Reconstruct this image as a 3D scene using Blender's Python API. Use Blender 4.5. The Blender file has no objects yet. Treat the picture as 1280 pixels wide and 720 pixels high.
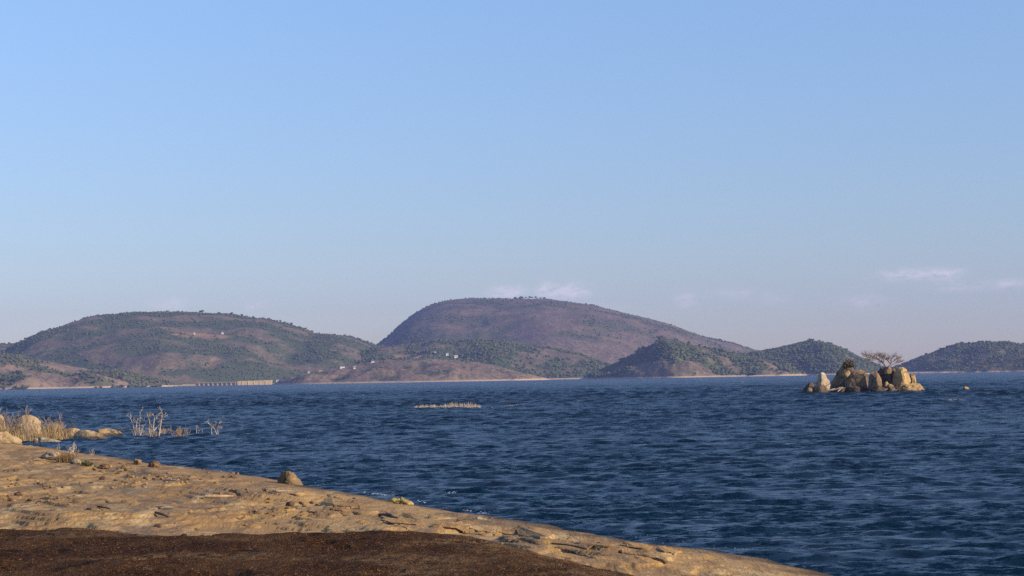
import bpy, bmesh, math, random
import numpy as np
from mathutils import Vector, Matrix, noise as mnoise

sc = bpy.context.scene
col = sc.collection
R = math.radians

# ------------------------------------------------------------------ camera
F = 2388.0                                   # focal length in pixels of the 1280 wide photograph
PITCH = math.atan((472.5 - 360) / F)
ROLL = -0.0172
CAM = Vector((0, 0, 5.0))
camd = bpy.data.cameras.new('camera')
cam = bpy.data.objects.new('camera', camd)
col.objects.link(cam)
camd.sensor_width = 36.0
camd.lens = F / 1280 * 36.0
camd.clip_start = 0.1
camd.clip_end = 60000
CM = Matrix.Rotation(math.pi / 2 + PITCH, 3, 'X') @ Matrix.Rotation(ROLL, 3, 'Z')
cam.matrix_world = Matrix.Translation(CAM) @ CM.to_4x4()
sc.camera = cam

def ray(px, py):
    d = CM @ Vector(((px - 640) / F, -(py - 360) / F, -1))
    return d / d.y
def at(px, py, Y):                            # world point seen at a pixel, Y metres away
    return CAM + ray(px, py) * Y
def ground(px, py, z=0.0):
    d = ray(px, py)
    return CAM + d * ((z - CAM.z) / d.z)

# ------------------------------------------------------------------ sky, sun, exposure
SUN_AZ, SUN_EL = 113.0, 22.0                  # clockwise from +Y (the view direction)
SUN_STRENGTH, SKY_STRENGTH, EXPOSURE = 3.1, 0.085, 1.0
w = bpy.data.worlds.new('World')
sc.world = w
w.use_nodes = True
nt = w.node_tree
nt.nodes.clear()
def wn(t, **k):
    n = nt.nodes.new(t)
    for a, b in k.items(): setattr(n, a, b)
    return n
def wmath(op, a, b=None, c=None):
    n = wn('ShaderNodeMath', operation=op)
    for i, v in enumerate((a, b, c)):
        if v is None: continue
        if isinstance(v, (int, float)): n.inputs[i].default_value = v
        else: nt.links.new(v, n.inputs[i])
    return n.outputs[0]
sky = wn('ShaderNodeTexSky', sky_type='NISHITA', sun_disc=False, sun_elevation=R(SUN_EL), sun_rotation=R(SUN_AZ),
         air_density=1.0, dust_density=0.3, ozone_density=2.5, altitude=300)
bg = wn('ShaderNodeBackground')
bg.inputs['Strength'].default_value = SKY_STRENGTH
out = wn('ShaderNodeOutputWorld')
tc = wn('ShaderNodeTexCoord')
sep = wn('ShaderNodeSeparateXYZ')
nt.links.new(tc.outputs['Generated'], sep.inputs[0])
azn = wmath('ARCTAN2', sep.outputs[0], sep.outputs[1])
eln = wmath('ARCSINE', sep.outputs[2])
comb = wn('ShaderNodeCombineXYZ')
nt.links.new(azn, comb.inputs[0]); nt.links.new(wmath('MULTIPLY', eln, 2.2), comb.inputs[1])
cn = wn('ShaderNodeTexNoise')
cn.inputs['Scale'].default_value = 130; cn.inputs['Detail'].default_value = 5; cn.inputs['Roughness'].default_value = 0.6
nt.links.new(comb.outputs[0], cn.inputs['Vector'])
env = None
# small fair-weather clouds low over the horizon: pixel x, y, half width, half height, weight
for (px, py, wa, we, k) in [(212, 381, 20, 8, .9), (318, 384, 12, 7, .6), (636, 366, 22, 8, 1.5), (682, 363, 10, 8, 1.5),
                            (712, 366, 22, 11, 1.7), (745, 386, 34, 6, .7), (858, 374, 14, 10, .8), (920, 368, 30, 6, .6),
                            (968, 376, 20, 6, .45), (1140, 343, 38, 7, 1.1), (1182, 342, 20, 7, .9), (1200, 358, 30, 6, .7),
                            (1262, 354, 22, 7, .9), (1080, 376, 26, 9, .7)]:
    d = ray(px, py).normalized()
    a0, e0 = math.atan2(d.x, d.y), math.asin(d.z)
    g = wmath('ADD', wmath('POWER', wmath('ABSOLUTE', wmath('DIVIDE', wmath('SUBTRACT', azn, a0), wa / F)), 2.0),
              wmath('POWER', wmath('ABSOLUTE', wmath('DIVIDE', wmath('SUBTRACT', eln, e0), we / F)), 2.0))
    g = wmath('MULTIPLY', wmath('EXPONENT', wmath('MULTIPLY', g, -1.0)), k)
    env = g if env is None else wmath('ADD', env, g)
cmask = wmath('MULTIPLY', env, wmath('MULTIPLY', wmath('MAXIMUM', wmath('SUBTRACT', cn.outputs['Fac'], 0.32), 0.0), 3.0))
cmask = wmath('MULTIPLY', wmath('MINIMUM', cmask, 1.0), 0.46)
cm_ = wn('ShaderNodeMix', data_type='RGBA')
nt.links.new(cmask, cm_.inputs['Factor'])
nt.links.new(sky.outputs[0], cm_.inputs[6])
cm_.inputs[7].default_value = (9.0, 8.0, 8.0, 1)
tint = wn('ShaderNodeMix', data_type='RGBA', blend_type='MULTIPLY')
tint.inputs['Factor'].default_value = 1.0
nt.links.new(cm_.outputs[2], tint.inputs[6])
ramp = wn('ShaderNodeMix', data_type='RGBA')
nt.links.new(wmath('MINIMUM', wmath('MAXIMUM', wmath('DIVIDE', eln, R(13.0)), 0.0), 1.0), ramp.inputs['Factor'])
ramp.inputs[6].default_value = (0.575, 0.54, 0.645, 1)      # dusty lavender air low over the land
ramp.inputs[7].default_value = (0.92, 0.968, 1.11, 1)
nt.links.new(ramp.outputs[2], tint.inputs[7])
nt.links.new(tint.outputs[2], bg.inputs['Color'])
nt.links.new(bg.outputs[0], out.inputs['Surface'])

sd = bpy.data.lights.new('sun', 'SUN')
sd.energy = SUN_STRENGTH
sd.angle = R(0.5)
sd.color = (1.0, 0.82, 0.60)
sun = bpy.data.objects.new('sun', sd)
col.objects.link(sun)
SUNV = Vector((math.sin(R(SUN_AZ)) * math.cos(R(SUN_EL)), math.cos(R(SUN_AZ)) * math.cos(R(SUN_EL)), math.sin(R(SUN_EL))))
sun.rotation_euler = SUNV.to_track_quat('Z', 'Y').to_euler()
sun.location = (60, -30, 60)

sc.view_settings.view_transform = 'Standard'
sc.view_settings.look = 'None'
sc.view_settings.exposure = EXPOSURE
sc.view_settings.gamma = 1.0
sc.render.engine = 'CYCLES'
sc.cycles.max_bounces = 6
sc.cycles.diffuse_bounces = 2
sc.cycles.glossy_bounces = 3
sc.cycles.volume_bounces = 0
sc.cycles.use_denoising = False

# ------------------------------------------------------------------ helpers
def tag(o, label=None, cat=None, group=None, kind=None):
    if label: o['label'] = label
    if cat: o['category'] = cat
    if group: o['group'] = group
    if kind: o['kind'] = kind
    return o
def link(name, me, mat=None, parent=None, loc=None):
    o = bpy.data.objects.new(name, me)
    col.objects.link(o)
    if mat is not None and me is not None and not me.materials: me.materials.append(mat)
    if parent is not None: o.parent = parent
    if loc is not None: o.location = loc
    return o
def empty(name, loc, rz=0.0):
    o = link(name, None)
    o.location = loc
    o.rotation_euler = (0, 0, rz)
    o.empty_display_size = 0.3
    return o
def mesh_np(name, v, f, smooth=True):
    v = np.asarray(v, np.float32); f = np.asarray(f, np.int32)
    me = bpy.data.meshes.new(name)
    n, k = f.shape
    me.vertices.add(len(v)); me.vertices.foreach_set('co', v.ravel())
    me.loops.add(n * k); me.loops.foreach_set('vertex_index', f.ravel())
    me.polygons.add(n)
    me.polygons.foreach_set('loop_start', np.arange(0, n * k, k, dtype=np.int32))
    me.polygons.foreach_set('loop_total', np.full(n, k, np.int32))
    me.polygons.foreach_set('use_smooth', np.full(n, smooth, bool))
    me.update(calc_edges=True)
    return me
def attr(me, name, arr):
    a = me.attributes.new(name, 'FLOAT', 'POINT')
    a.data.foreach_set('value', np.asarray(arr, np.float32).ravel())
def grid_faces(nr, nc):
    i = np.arange(nr - 1)[:, None] * nc + np.arange(nc - 1)[None, :]
    return np.stack([i, i + 1, i + nc + 1, i + nc], -1).reshape(-1, 4)
def drop_unused(v, f, *arrs):
    used = np.zeros(len(v), bool); used[f.ravel()] = True
    m = np.cumsum(used) - 1
    return (v[used], m[f]) + tuple(a[used] for a in arrs)
def smooth(a, b, x):
    t = np.clip((x - a) / (b - a), 0, 1)
    return t * t * (3 - 2 * t)

def _h(ix, iy, seed):
    n = (ix.astype(np.int64) * 374761393 + iy.astype(np.int64) * 668265263 + seed * 1442695041) & 0xFFFFFFFF
    n = ((n ^ (n >> 13)) * 1274126177) & 0xFFFFFFFF
    n = ((n ^ (n >> 16)) * 2246822519) & 0xFFFFFFFF
    return (n ^ (n >> 15)) / 4294967295.0
def pn(x, y, seed=0):                          # gradient noise, about -1..1
    x = np.asarray(x, float); y = np.asarray(y, float)
    ix, iy = np.floor(x), np.floor(y)
    fx, fy = x - ix, y - iy
    u, v = fx ** 3 * (fx * (fx * 6 - 15) + 10), fy ** 3 * (fy * (fy * 6 - 15) + 10)
    def g(dx, dy):
        a = _h(ix + dx, iy + dy, seed) * 2 * np.pi
        return np.cos(a) * (fx - dx) + np.sin(a) * (fy - dy)
    a = g(0, 0) * (1 - u) + g(1, 0) * u
    b = g(0, 1) * (1 - u) + g(1, 1) * u
    return (a * (1 - v) + b * v) * 1.5
def fbm(x, y, seed=0, octaves=4, gain=0.5):
    s, a, fq = 0, 1.0, 1.0
    for k in range(octaves):
        s = s + a * pn(x * fq, y * fq, seed + k * 17)
        a *= gain; fq *= 2.03
    return s

class Mat:                                     # small node builder
    def __init__(self, name, rough=0.9, spec=0.3):
        self.m = bpy.data.materials.new(name)
        self.m.use_nodes = True
        self.t = self.m.node_tree
        self.b = self.t.nodes['Principled BSDF']
        self.b.inputs['Roughness'].default_value = rough
        self.b.inputs['Specular IOR Level'].default_value = spec
    def n(self, t, **k):
        n = self.t.nodes.new(t)
        for a, b in k.items(): setattr(n, a, b)
        return n
    def l(self, a, b): self.t.links.new(a, b)
    def put(self, sock, v):
        if isinstance(v, (int, float)): sock.default_value = v
        elif isinstance(v, tuple): sock.default_value = (*v, 1) if len(v) == 3 and sock.type == 'RGBA' else v
        else: self.l(v, sock)
    def pos(self): return self.n('ShaderNodeNewGeometry').outputs['Position']
    def obj(self): return self.n('ShaderNodeTexCoord').outputs['Object']
    def scale(self, v, s):
        m = self.n('ShaderNodeVectorMath', operation='MULTIPLY')
        self.l(v, m.inputs[0]); m.inputs[1].default_value = s if isinstance(s, tuple) else (s, s, s)
        return m.outputs[0]
    def addv(self, v, w_):
        m = self.n('ShaderNodeVectorMath', operation='ADD')
        self.l(v, m.inputs[0]); self.put(m.inputs[1], w_)
        return m.outputs[0]
    def noise(self, v, s, detail=4, rough=0.55, dist=0.0):
        k = self.n('ShaderNodeTexNoise')
        k.inputs['Scale'].default_value = s; k.inputs['Detail'].default_value = detail
        k.inputs['Roughness'].default_value = rough; k.inputs['Distortion'].default_value = dist
        self.l(v, k.inputs['Vector'])
        return k.outputs['Fac']
    def voro(self, v, s, feature='F1'):
        k = self.n('ShaderNodeTexVoronoi', feature=feature)
        k.inputs['Scale'].default_value = s
        self.l(v, k.inputs['Vector'])
        return k.outputs['Distance']
    def step(self, v, a, b):
        k = self.n('ShaderNodeMapRange', interpolation_type='SMOOTHSTEP')
        k.inputs['From Min'].default_value = a; k.inputs['From Max'].default_value = b
        self.l(v, k.inputs['Value'])
        return k.outputs['Result']
    def math(self, op, a, b=None):
        k = self.n('ShaderNodeMath', operation=op)
        self.put(k.inputs[0], a)
        if b is not None: self.put(k.inputs[1], b)
        return k.outputs[0]
    def mix(self, f, a, b, mode='MIX'):
        k = self.n('ShaderNodeMix', data_type='RGBA', blend_type=mode)
        self.put(k.inputs[0], f); self.put(k.inputs[6], a); self.put(k.inputs[7], b)
        return k.outputs[2]
    def attr(self, name): return self.n('ShaderNodeAttribute', attribute_name=name).outputs['Fac']
    def rand(self): return self.n('ShaderNodeObjectInfo').outputs['Random']
    def color(self, c): self.put(self.b.inputs['Base Color'], c)
    def bump(self, h, strength=0.5, dist=0.05):
        k = self.n('ShaderNodeBump')
        k.inputs['Strength'].default_value = strength; k.inputs['Distance'].default_value = dist
        self.l(h, k.inputs['Height']); self.l(k.outputs[0], self.b.inputs['Normal'])

# ------------------------------------------------------------------ materials
def m_water():
    M = Mat('lake_water', 0.31, 0.41)
    p = M.pos()
    M.b.inputs['IOR'].default_value = 1.333
    big = M.noise(M.scale(p, (0.006, 0.02, 0)), 1.0, 3)
    M.color(M.mix(M.step(big, 0.3, 0.7), (0.0006, 0.0098, 0.022), (0.0010, 0.0138, 0.030)))
    def vec(scale, detail, rough):
        k = M.n('ShaderNodeTexNoise')
        k.inputs['Scale'].default_value = 1.0; k.inputs['Detail'].default_value = detail; k.inputs['Roughness'].default_value = rough
        M.l(M.scale(p, scale), k.inputs['Vector'])
        q = M.n('ShaderNodeVectorMath', operation='SUBTRACT')
        M.l(k.outputs['Color'], q.inputs[0]); q.inputs[1].default_value = (.5, .5, .5)
        return q.outputs[0]
    gust = M.math('ADD', 0.70, M.math('MULTIPLY', M.noise(M.scale(p, (0.035, 0.016, 0)), 1.0, 5, 0.7), 1.2))
    a = M.scale(vec((1.9, 3.2, 1), 6, 0.74), (1.5, 3.3, 0.0))
    b = M.scale(vec((0.12, 0.22, 1), 3, 0.6), (0.5, 1.5, 0.0))
    v = M.addv(a, b)
    vm = M.n('ShaderNodeVectorMath', operation='SCALE'); M.l(v, vm.inputs[0]); M.put(vm.inputs['Scale'], gust)
    nm = M.n('ShaderNodeVectorMath', operation='NORMALIZE')
    M.l(M.addv(M.n('ShaderNodeNewGeometry').outputs['Normal'], vm.outputs[0]), nm.inputs[0])
    M.l(nm.outputs[0], M.b.inputs['Normal'])
    return M.m
def m_hill(name, bare, pale, green, greeny, rockiness=0.5):
    M = Mat(name, 1.0, 0.1)
    p = M.pos()
    n1 = M.noise(p, 1 / 160, 5, 0.6)
    n2 = M.noise(M.addv(p, (500, 90, 0)), 1 / 45, 5, 0.62)
    n3 = M.noise(M.scale(p, (1, .6, 1)), 1 / 11, 4, 0.65)
    c = M.mix(M.step(n1, 0.40, 0.62), bare, pale)
    c = M.mix(M.math('MULTIPLY', M.step(n2, 0.42, 0.66), rockiness), c, (0.10, 0.075, 0.075))
    c = M.mix(M.math('MULTIPLY', M.step(n3, 0.45, 0.68), 0.55), c, (0.27, 0.19, 0.13))
    c = M.mix(M.math('MULTIPLY', M.step(M.noise(p, 1 / 7, 3), 0.52, 0.64), 0.7), c, (0.055, 0.065, 0.04))
    gm = M.math('ADD', M.attr('wood'), M.math('MULTIPLY', M.math('SUBTRACT', n3, 0.5), 0.9))
    c = M.mix(M.math('MULTIPLY', M.step(gm, 0.26, 0.62), greeny), c, green)
    c = M.mix(M.math('MULTIPLY', M.attr('clearing'), 0.75), c, (0.36, 0.21, 0.11))
    z = M.n('ShaderNodeSeparateXYZ'); M.l(p, z.inputs[0])
    zz = M.math('ADD', z.outputs[2], M.math('MULTIPLY', M.math('SUBTRACT', n3, 0.5), 1.6))
    c = M.mix(M.step(zz, 3.4, 2.2), c, (0.38, 0.285, 0.20))
    M.color(c)
    M.bump(n3, 0.6, 3.0)
    return M.m
def m_foliage(name, dark, light, brown=(0.13, 0.10, 0.05), brownness=0.25, use_attr=True):
    M = Mat(name, 0.85, 0.15)
    t = M.attr('tint') if use_attr else M.rand()
    p = M.pos()
    c = M.mix(M.step(M.noise(p, 1 / 3.5, 3), 0.35, 0.7), dark, light)
    c = M.mix(t, c, light)
    c = M.mix(M.math('MULTIPLY', M.step(t, 1 - brownness, 1.0), 0.8), c, brown)
    M.color(c)
    return M.m
def m_granite(name, base, pale, dark, scale=1.0, streak=0.6, top=None, wet=True, ochre=(0.40, 0.25, 0.09)):
    M = Mat(name, 0.9, 0.25)
    p = M.pos()
    n1 = M.noise(p, 0.30 * scale, 5, 0.6, 0.4)
    n2 = M.noise(M.addv(p, (31, 7, 3)), 1.1 * scale, 5, 0.65)
    n3 = M.noise(p, 9 * scale, 3, 0.6)
    st = M.noise(M.scale(p, (1.5, 1.5, 0.22)), scale, 4, 0.6)
    c = M.mix(M.step(n1, 0.38, 0.62), base, pale)
    c = M.mix(M.math('MULTIPLY', M.step(n2, 0.48, 0.68), 0.6), c, ochre)
    c = M.mix(M.math('MULTIPLY', M.step(st, 0.5, 0.68), streak), c, dark)
    c = M.mix(M.math('MULTIPLY', M.step(n3, 0.5, 0.7), 0.45), c, dark)
    w_ = M.n('ShaderNodeVectorMath', operation='ADD'); M.l(p, w_.inputs[0])
    M.l(M.scale(M.n('ShaderNodeTexNoise').outputs['Color'], 0.9 / scale), w_.inputs[1])
    jt = M.voro(M.scale(w_.outputs[0], (1, 1, .7)), 0.27 * scale, 'DISTANCE_TO_EDGE')
    c = M.mix(M.math('MULTIPLY', M.step(jt, 0.045, 0.008), 0.65), c, tuple(x * .5 for x in dark))
    if top is not None:
        z = M.n('ShaderNodeSeparateXYZ'); M.l(M.obj(), z.inputs[0])
        zz = M.math('ADD', z.outputs[2], M.math('MULTIPLY', n2, 0.8))
        c = M.mix(M.step(zz, top[0], top[1]), c, top[2])
    if wet:
        z2 = M.n('ShaderNodeSeparateXYZ'); M.l(p, z2.inputs[0])
        zz = M.math('ADD', z2.outputs[2], M.math('MULTIPLY', M.math('SUBTRACT', n2, 0.5), 0.35))
        c = M.mix(M.math('MULTIPLY', M.step(zz, 0.42, 0.18), 0.8), c, (0.045, 0.032, 0.022))
    M.color(c)
    M.bump(M.math('ADD', M.math('MULTIPLY', n2, 1.0), M.math('MULTIPLY', n3, 0.25)), 0.7, 0.25 / scale)
    return M.m
def m_slab():
    M = Mat('weathered_granite_slab', 0.92, 0.2)
    p = M.pos()
    n0 = M.noise(M.scale(p, (0.22, 0.045, 0)), 1.0, 5, 0.62, 0.6)
    n1 = M.noise(M.scale(p, (1.0, 0.13, 0)), 1.0, 6, 0.68, 0.5)
    n2 = M.noise(M.scale(p, (3.2, 0.42, 3)), 1.0, 5, 0.68)
    n3 = M.noise(M.scale(p, (14, 3.5, 14)), 1.0, 3, 0.7)
    c = M.mix(M.step(n0, 0.40, 0.60), (0.285, 0.168, 0.070), (0.405, 0.252, 0.104))
    c = M.mix(M.math('MULTIPLY', M.step(n1, 0.48, 0.62), 0.80), c, (0.195, 0.118, 0.056))
    c = M.mix(M.math('MULTIPLY', M.step(M.noise(M.scale(p, (0.8, 0.15, 1)), 1.0, 6, 0.7, 0.8), 0.52, 0.62), 0.85), c, (0.50, 0.285, 0.082))
    c = M.mix(M.math('MULTIPLY', M.step(M.noise(M.addv(M.scale(p, (0.5, 0.09, 1)), (7, 3, 0)), 1.0, 5, 0.7, 0.6), 0.56, 0.66), 0.7), c, (0.29, 0.21, 0.12))
    c = M.mix(M.math('MULTIPLY', M.step(M.noise(M.addv(M.scale(p, (0.42, 0.085, 1)), (17, 23, 0)), 1.0, 5, 0.65, 0.7), 0.52, 0.60), 0.72), c, (0.160, 0.110, 0.066))
    c = M.mix(M.math('MULTIPLY', M.step(M.noise(M.addv(M.scale(p, (0.6, 0.13, 1)), (41, 3, 0)), 1.0, 5, 0.7, 0.9), 0.57, 0.64), 0.75), c, (0.56, 0.385, 0.175))
    c = M.mix(M.math('MULTIPLY', M.step(n2, 0.54, 0.66), 0.60), c, (0.135, 0.082, 0.044))
    c = M.mix(M.math('MULTIPLY', M.step(n3, 0.52, 0.68), 0.40), c, (0.125, 0.075, 0.040))
    c = M.mix(M.math('MULTIPLY', M.step(M.noise(M.addv(M.scale(p, (6, 1.4, 6)), (9, 4, 0)), 1.0, 3, 0.7), 0.60, 0.70), 0.7), c, (0.56, 0.40, 0.21))
    for sc_, off, wd in (((0.16, 0.035, 0), (3, 8, 0), 0.005),):   # long hairline cracks
        nn = M.noise(M.addv(M.scale(p, sc_), off), 1.0, 4, 0.6, 0.4)
        c = M.mix(M.math('MULTIPLY', M.step(M.math('ABSOLUTE', M.math('SUBTRACT', nn, 0.5)), wd, wd * .3), M.math('MULTIPLY', M.step(n1, 0.42, 0.56), 0.8)), c, (0.045, 0.028, 0.016))
    c = M.mix(M.math('MULTIPLY', M.attr('vein'), M.step(n2, 0.40, 0.56)), c, (0.52, 0.37, 0.18))
    c = M.mix(M.step(M.math('ADD', M.attr('crack'), M.math('MULTIPLY', M.math('SUBTRACT', n2, 0.5), 1.2)), 0.35, 0.6), c, (0.040, 0.024, 0.013))  # crack shade and lodged debris both put into this dark colour
    c = M.mix(M.attr('wet'), c, (0.050, 0.033, 0.022))
    M.color(c)
    M.bump(M.math('ADD', M.math('ADD', n1, n2), M.math('MULTIPLY', n3, 0.5)), 1.0, 0.045)
    return M.m
def m_mat():
    M = Mat('dark_lichen', 1.0, 0.05)
    p = M.pos()
    n1 = M.noise(M.scale(p, (0.5, 0.35, 1)), 1.0, 4, 0.6)
    n2 = M.noise(M.scale(p, (7, 4, 7)), 1.0, 4, 0.7)
    n3 = M.noise(p, 32, 2, 0.6)
    c = M.mix(M.step(n1, 0.35, 0.65), (0.034, 0.0125, 0.0060), (0.076, 0.037, 0.0165))
    c = M.mix(M.math('MULTIPLY', M.step(n2, 0.50, 0.72), 0.75), c, (0.110, 0.050, 0.020))
    c = M.mix(M.math('MULTIPLY', M.step(n3, 0.56, 0.70), 0.7), c, (0.25, 0.14, 0.055))
    c = M.mix(M.math('MULTIPLY', M.step(M.noise(M.addv(p, (3, 8, 1)), 21, 2), 0.64, 0.72), 0.7), c, (0.40, 0.29, 0.16))
    c = M.mix(M.math('MULTIPLY', M.step(M.noise(M.scale(p, (0.9, 0.5, 1)), 1.0, 4, 0.65, 0.5), 0.56, 0.66), 0.8), c, (0.018, 0.009, 0.0055))
    g = M.math('MULTIPLY', M.attr('bare'), M.step(M.noise(p, 5, 4, 0.7), 0.40, 0.62))
    c = M.mix(M.math('MULTIPLY', g, 0.8), c, (0.20, 0.125, 0.062))
    M.color(c)
    M.bump(M.math('ADD', n2, n3), 1.0, 0.05)
    return M.m
def m_plain(name, c, c2=None, scale=3.0, rough=0.85):
    M = Mat(name, rough, 0.2)
    n = M.noise(M.obj(), scale, 4, 0.6)
    M.color(M.mix(M.step(n, 0.35, 0.65), c, c2 or tuple(x * 0.7 for x in c)))
    M.bump(n, 0.3, 0.02)
    return M.m

MT = dict(
    water=m_water(), slab=m_slab(), mat=m_mat(),
    twig=m_plain('grey_dry_twig', (0.40, 0.31, 0.22), (0.26, 0.19, 0.13)),
    twig_tan=m_plain('tan_dry_twig', (0.48, 0.34, 0.20), (0.32, 0.21, 0.12)),
    twig_dark=m_plain('brown_twig', (0.16, 0.105, 0.08), (0.10, 0.065, 0.05)),
    thorn=m_plain('grey_brown_bark', (0.30, 0.215, 0.16), (0.20, 0.14, 0.105)),
    dead=m_plain('bleached_wood', (0.52, 0.44, 0.34), (0.36, 0.28, 0.20)),
    reed=m_plain('dry_reed', (0.76, 0.65, 0.49), (0.62, 0.49, 0.34), 1.0),
    foam=m_plain('white_foam', (0.75, 0.76, 0.76), (0.6, 0.63, 0.66)),
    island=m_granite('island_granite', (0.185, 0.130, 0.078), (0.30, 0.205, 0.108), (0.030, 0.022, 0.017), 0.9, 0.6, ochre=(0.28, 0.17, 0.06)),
    island_shaded=m_granite('shaded_island_granite', (0.072, 0.053, 0.038), (0.125, 0.09, 0.058), (0.022, 0.017, 0.014), 0.9, 0.6, ochre=(0.12, 0.075, 0.03)),  # shade of the shadowed rocks put into the base colour, along with water stain
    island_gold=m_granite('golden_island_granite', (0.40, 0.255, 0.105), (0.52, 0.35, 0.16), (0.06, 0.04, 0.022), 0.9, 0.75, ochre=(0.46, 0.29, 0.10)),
    guano=m_granite('white_topped_granite', (0.42, 0.32, 0.19), (0.50, 0.39, 0.25), (0.10, 0.075, 0.05), 0.9, 0.6, top=(2.35, 2.95, (0.58, 0.52, 0.43))),
    shore_rock=m_granite('tan_shore_granite', (0.36, 0.25, 0.135), (0.47, 0.34, 0.19), (0.15, 0.10, 0.058), 0.8, 0.40, wet=True),
    stone=m_granite('brown_stone', (0.23, 0.145, 0.08), (0.34, 0.22, 0.11), (0.06, 0.04, 0.025), 6, 0.5, wet=False),
    stone_dark=m_granite('dark_stone', (0.09, 0.055, 0.036), (0.14, 0.085, 0.05), (0.03, 0.02, 0.015), 6, 0.5, wet=False),
    stone_grey=m_granite('grey_stone', (0.30, 0.25, 0.18), (0.38, 0.32, 0.23), (0.11, 0.085, 0.06), 4, 0.5, wet=False),
    rough_rock=m_granite('rough_brown_granite', (0.135, 0.090, 0.048), (0.22, 0.148, 0.076), (0.030, 0.020, 0.012), 3, 0.8, wet=False),
    straw=m_plain('golden_straw', (0.46, 0.33, 0.16), (0.34, 0.23, 0.10), 3),
    crust=m_plain('yellow_lichen_crust', (0.42, 0.33, 0.13), (0.25, 0.19, 0.07), 5),
    leaf_far=m_foliage('hill_foliage', (0.050, 0.070, 0.034), (0.086, 0.106, 0.046)),
    leaf=m_foliage('bush_foliage', (0.036, 0.055, 0.025), (0.085, 0.100, 0.040), use_attr=False),
    bark=m_plain('dark_bark', (0.10, 0.075, 0.055)),
    olive=m_plain('olive_dry_leaf', (0.17, 0.11, 0.035), (0.10, 0.075, 0.025), 2),
    green=m_plain('green_leaf', (0.07, 0.11, 0.025), (0.04, 0.07, 0.018), 6),
    grass=m_plain('brown_dry_grass', (0.26, 0.17, 0.08), (0.16, 0.10, 0.05), 6),
    white_wall=m_plain('white_plaster', (0.80, 0.79, 0.76), (0.72, 0.70, 0.67), 0.5),
    tan_wall=m_plain('tan_plaster', (0.52, 0.38, 0.24), (0.42, 0.30, 0.19), 0.5),
    tin_roof=m_plain('pale_tin_roof', (0.62, 0.63, 0.65), (0.5, 0.5, 0.52), 0.5, 0.5),
    thatch=m_plain('brown_roof', (0.20, 0.13, 0.09), (0.14, 0.09, 0.06), 0.5),
    concrete=m_plain('pale_concrete', (0.72, 0.52, 0.28), (0.60, 0.43, 0.23), 0.15),
    concrete_grey=m_plain('grey_concrete', (0.50, 0.39, 0.27), (0.40, 0.31, 0.21), 0.15),
    dark_open=m_plain('dark_gap', (0.07, 0.065, 0.07)),
)

# ------------------------------------------------------------------ water
def build_water():
    rng = np.random.default_rng(4)
    az = np.concatenate([np.linspace(-80, -18, 20)[:-1], np.linspace(-17.5, 17.5, 330), np.linspace(18, 80, 20)[1:]]) * np.pi / 180
    r = [9.0]
    while r[-1] < 8400:
        x = r[-1]
        r.append(x + (0.20 if x < 55 else 0.20 * (x / 55) ** 0.78 if x < 1800 else 3.03 * (x / 1800) ** 3.4))
    r = np.array(r)
    A, RR = np.meshgrid(az, r)
    X, Y = RR * np.sin(A), RR * np.cos(A)
    dr = np.gradient(r)[:, None]
    Z = np.zeros_like(X)
    var = np.zeros(len(r)); vtot = 0.0
    lam = np.exp(rng.uniform(np.log(0.35), np.log(5.5), 180))
    for L in lam:
        th = rng.normal(0.08, 0.38)                     # travel direction, near the view axis
        k = 2 * np.pi / L
        slope = 0.030 * (1.0 if L < 1.5 else (1.5 / L) ** 1.05) * rng.uniform(.5, 1.3)
        amp = slope / k
        vtot += slope ** 2
        fade = np.clip((L / dr - 1.3) / 1.4, 0, 1)
        rows = np.where(fade[:, 0] > 0)[0]
        if not len(rows): continue
        n = rows[-1] + 1
        var[:n] += (slope * fade[:n, 0]) ** 2
        ph = k * (np.sin(th) * X[:n] + np.cos(th) * Y[:n]) + rng.uniform(0, 6.28)
        Z[:n] += amp * fade[:n] * np.sin(ph)
    Z *= np.minimum(np.sqrt(vtot / np.maximum(var, 1e-6)), 2.6)[:, None]   # long waves stay steep where the short ones are too fine to build
    Z *= 1 + 0.7 * smooth(150, 700, RR)
    gust = 0.95 + 0.35 * fbm(X / 60, Y / 130, 3, 3)
    Z *= np.clip(gust, 0.35, 1.5)
    Z = Z + 0.6 * Z * Z                                # sharper crests
    Z *= smooth(8500, 5000, RR)
    v = np.stack([X, Y, Z], -1).reshape(-1, 3)
    me = mesh_np('lake_water', v, grid_faces(len(r), len(az)))
    tag(link('lake_water', me, MT['water']), 'dark blue wind-rippled lake water between shore and hills', kind='structure')
build_water()

# ------------------------------------------------------------------ foreground granite terrain
SH = [(-170, 176), (-90, 172), (-60, 168)]
for px, py in [(0, 558), (20, 557.5), (60, 561), (100, 567), (160, 575), (200, 582), (300, 593), (350, 602), (400, 612), (450, 621), (500, 630), (560, 640), (620, 649),
               (700, 660), (750, 670), (800, 681), (850, 687), (900, 693), (960, 702), (1040, 720)]:
    g = ground(px, py)
    SH.append((g.x, g.y))
SH += [(9.6, 41), (12, 30), (15, 10), (18, -40), (25, -120)]
SH = np.array(SH)
MB = [(-70, 38), (-30, 35)]
for px, py in [(0, 661), (50, 661), (100, 660), (150, 665), (200, 672), (240, 671), (300, 668), (400, 668), (470, 665.5), (520, 665.5), (560, 667), (600, 672), (650, 684), (700, 695), (750, 707), (800, 719)]:
    g = ground(px, py, 2.45)
    MB.append((g.x, g.y))
MB += [(2.6, 20), (4.5, 12), (7, 2), (9, -14), (-70, -14)]
MB = np.array(MB)
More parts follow.
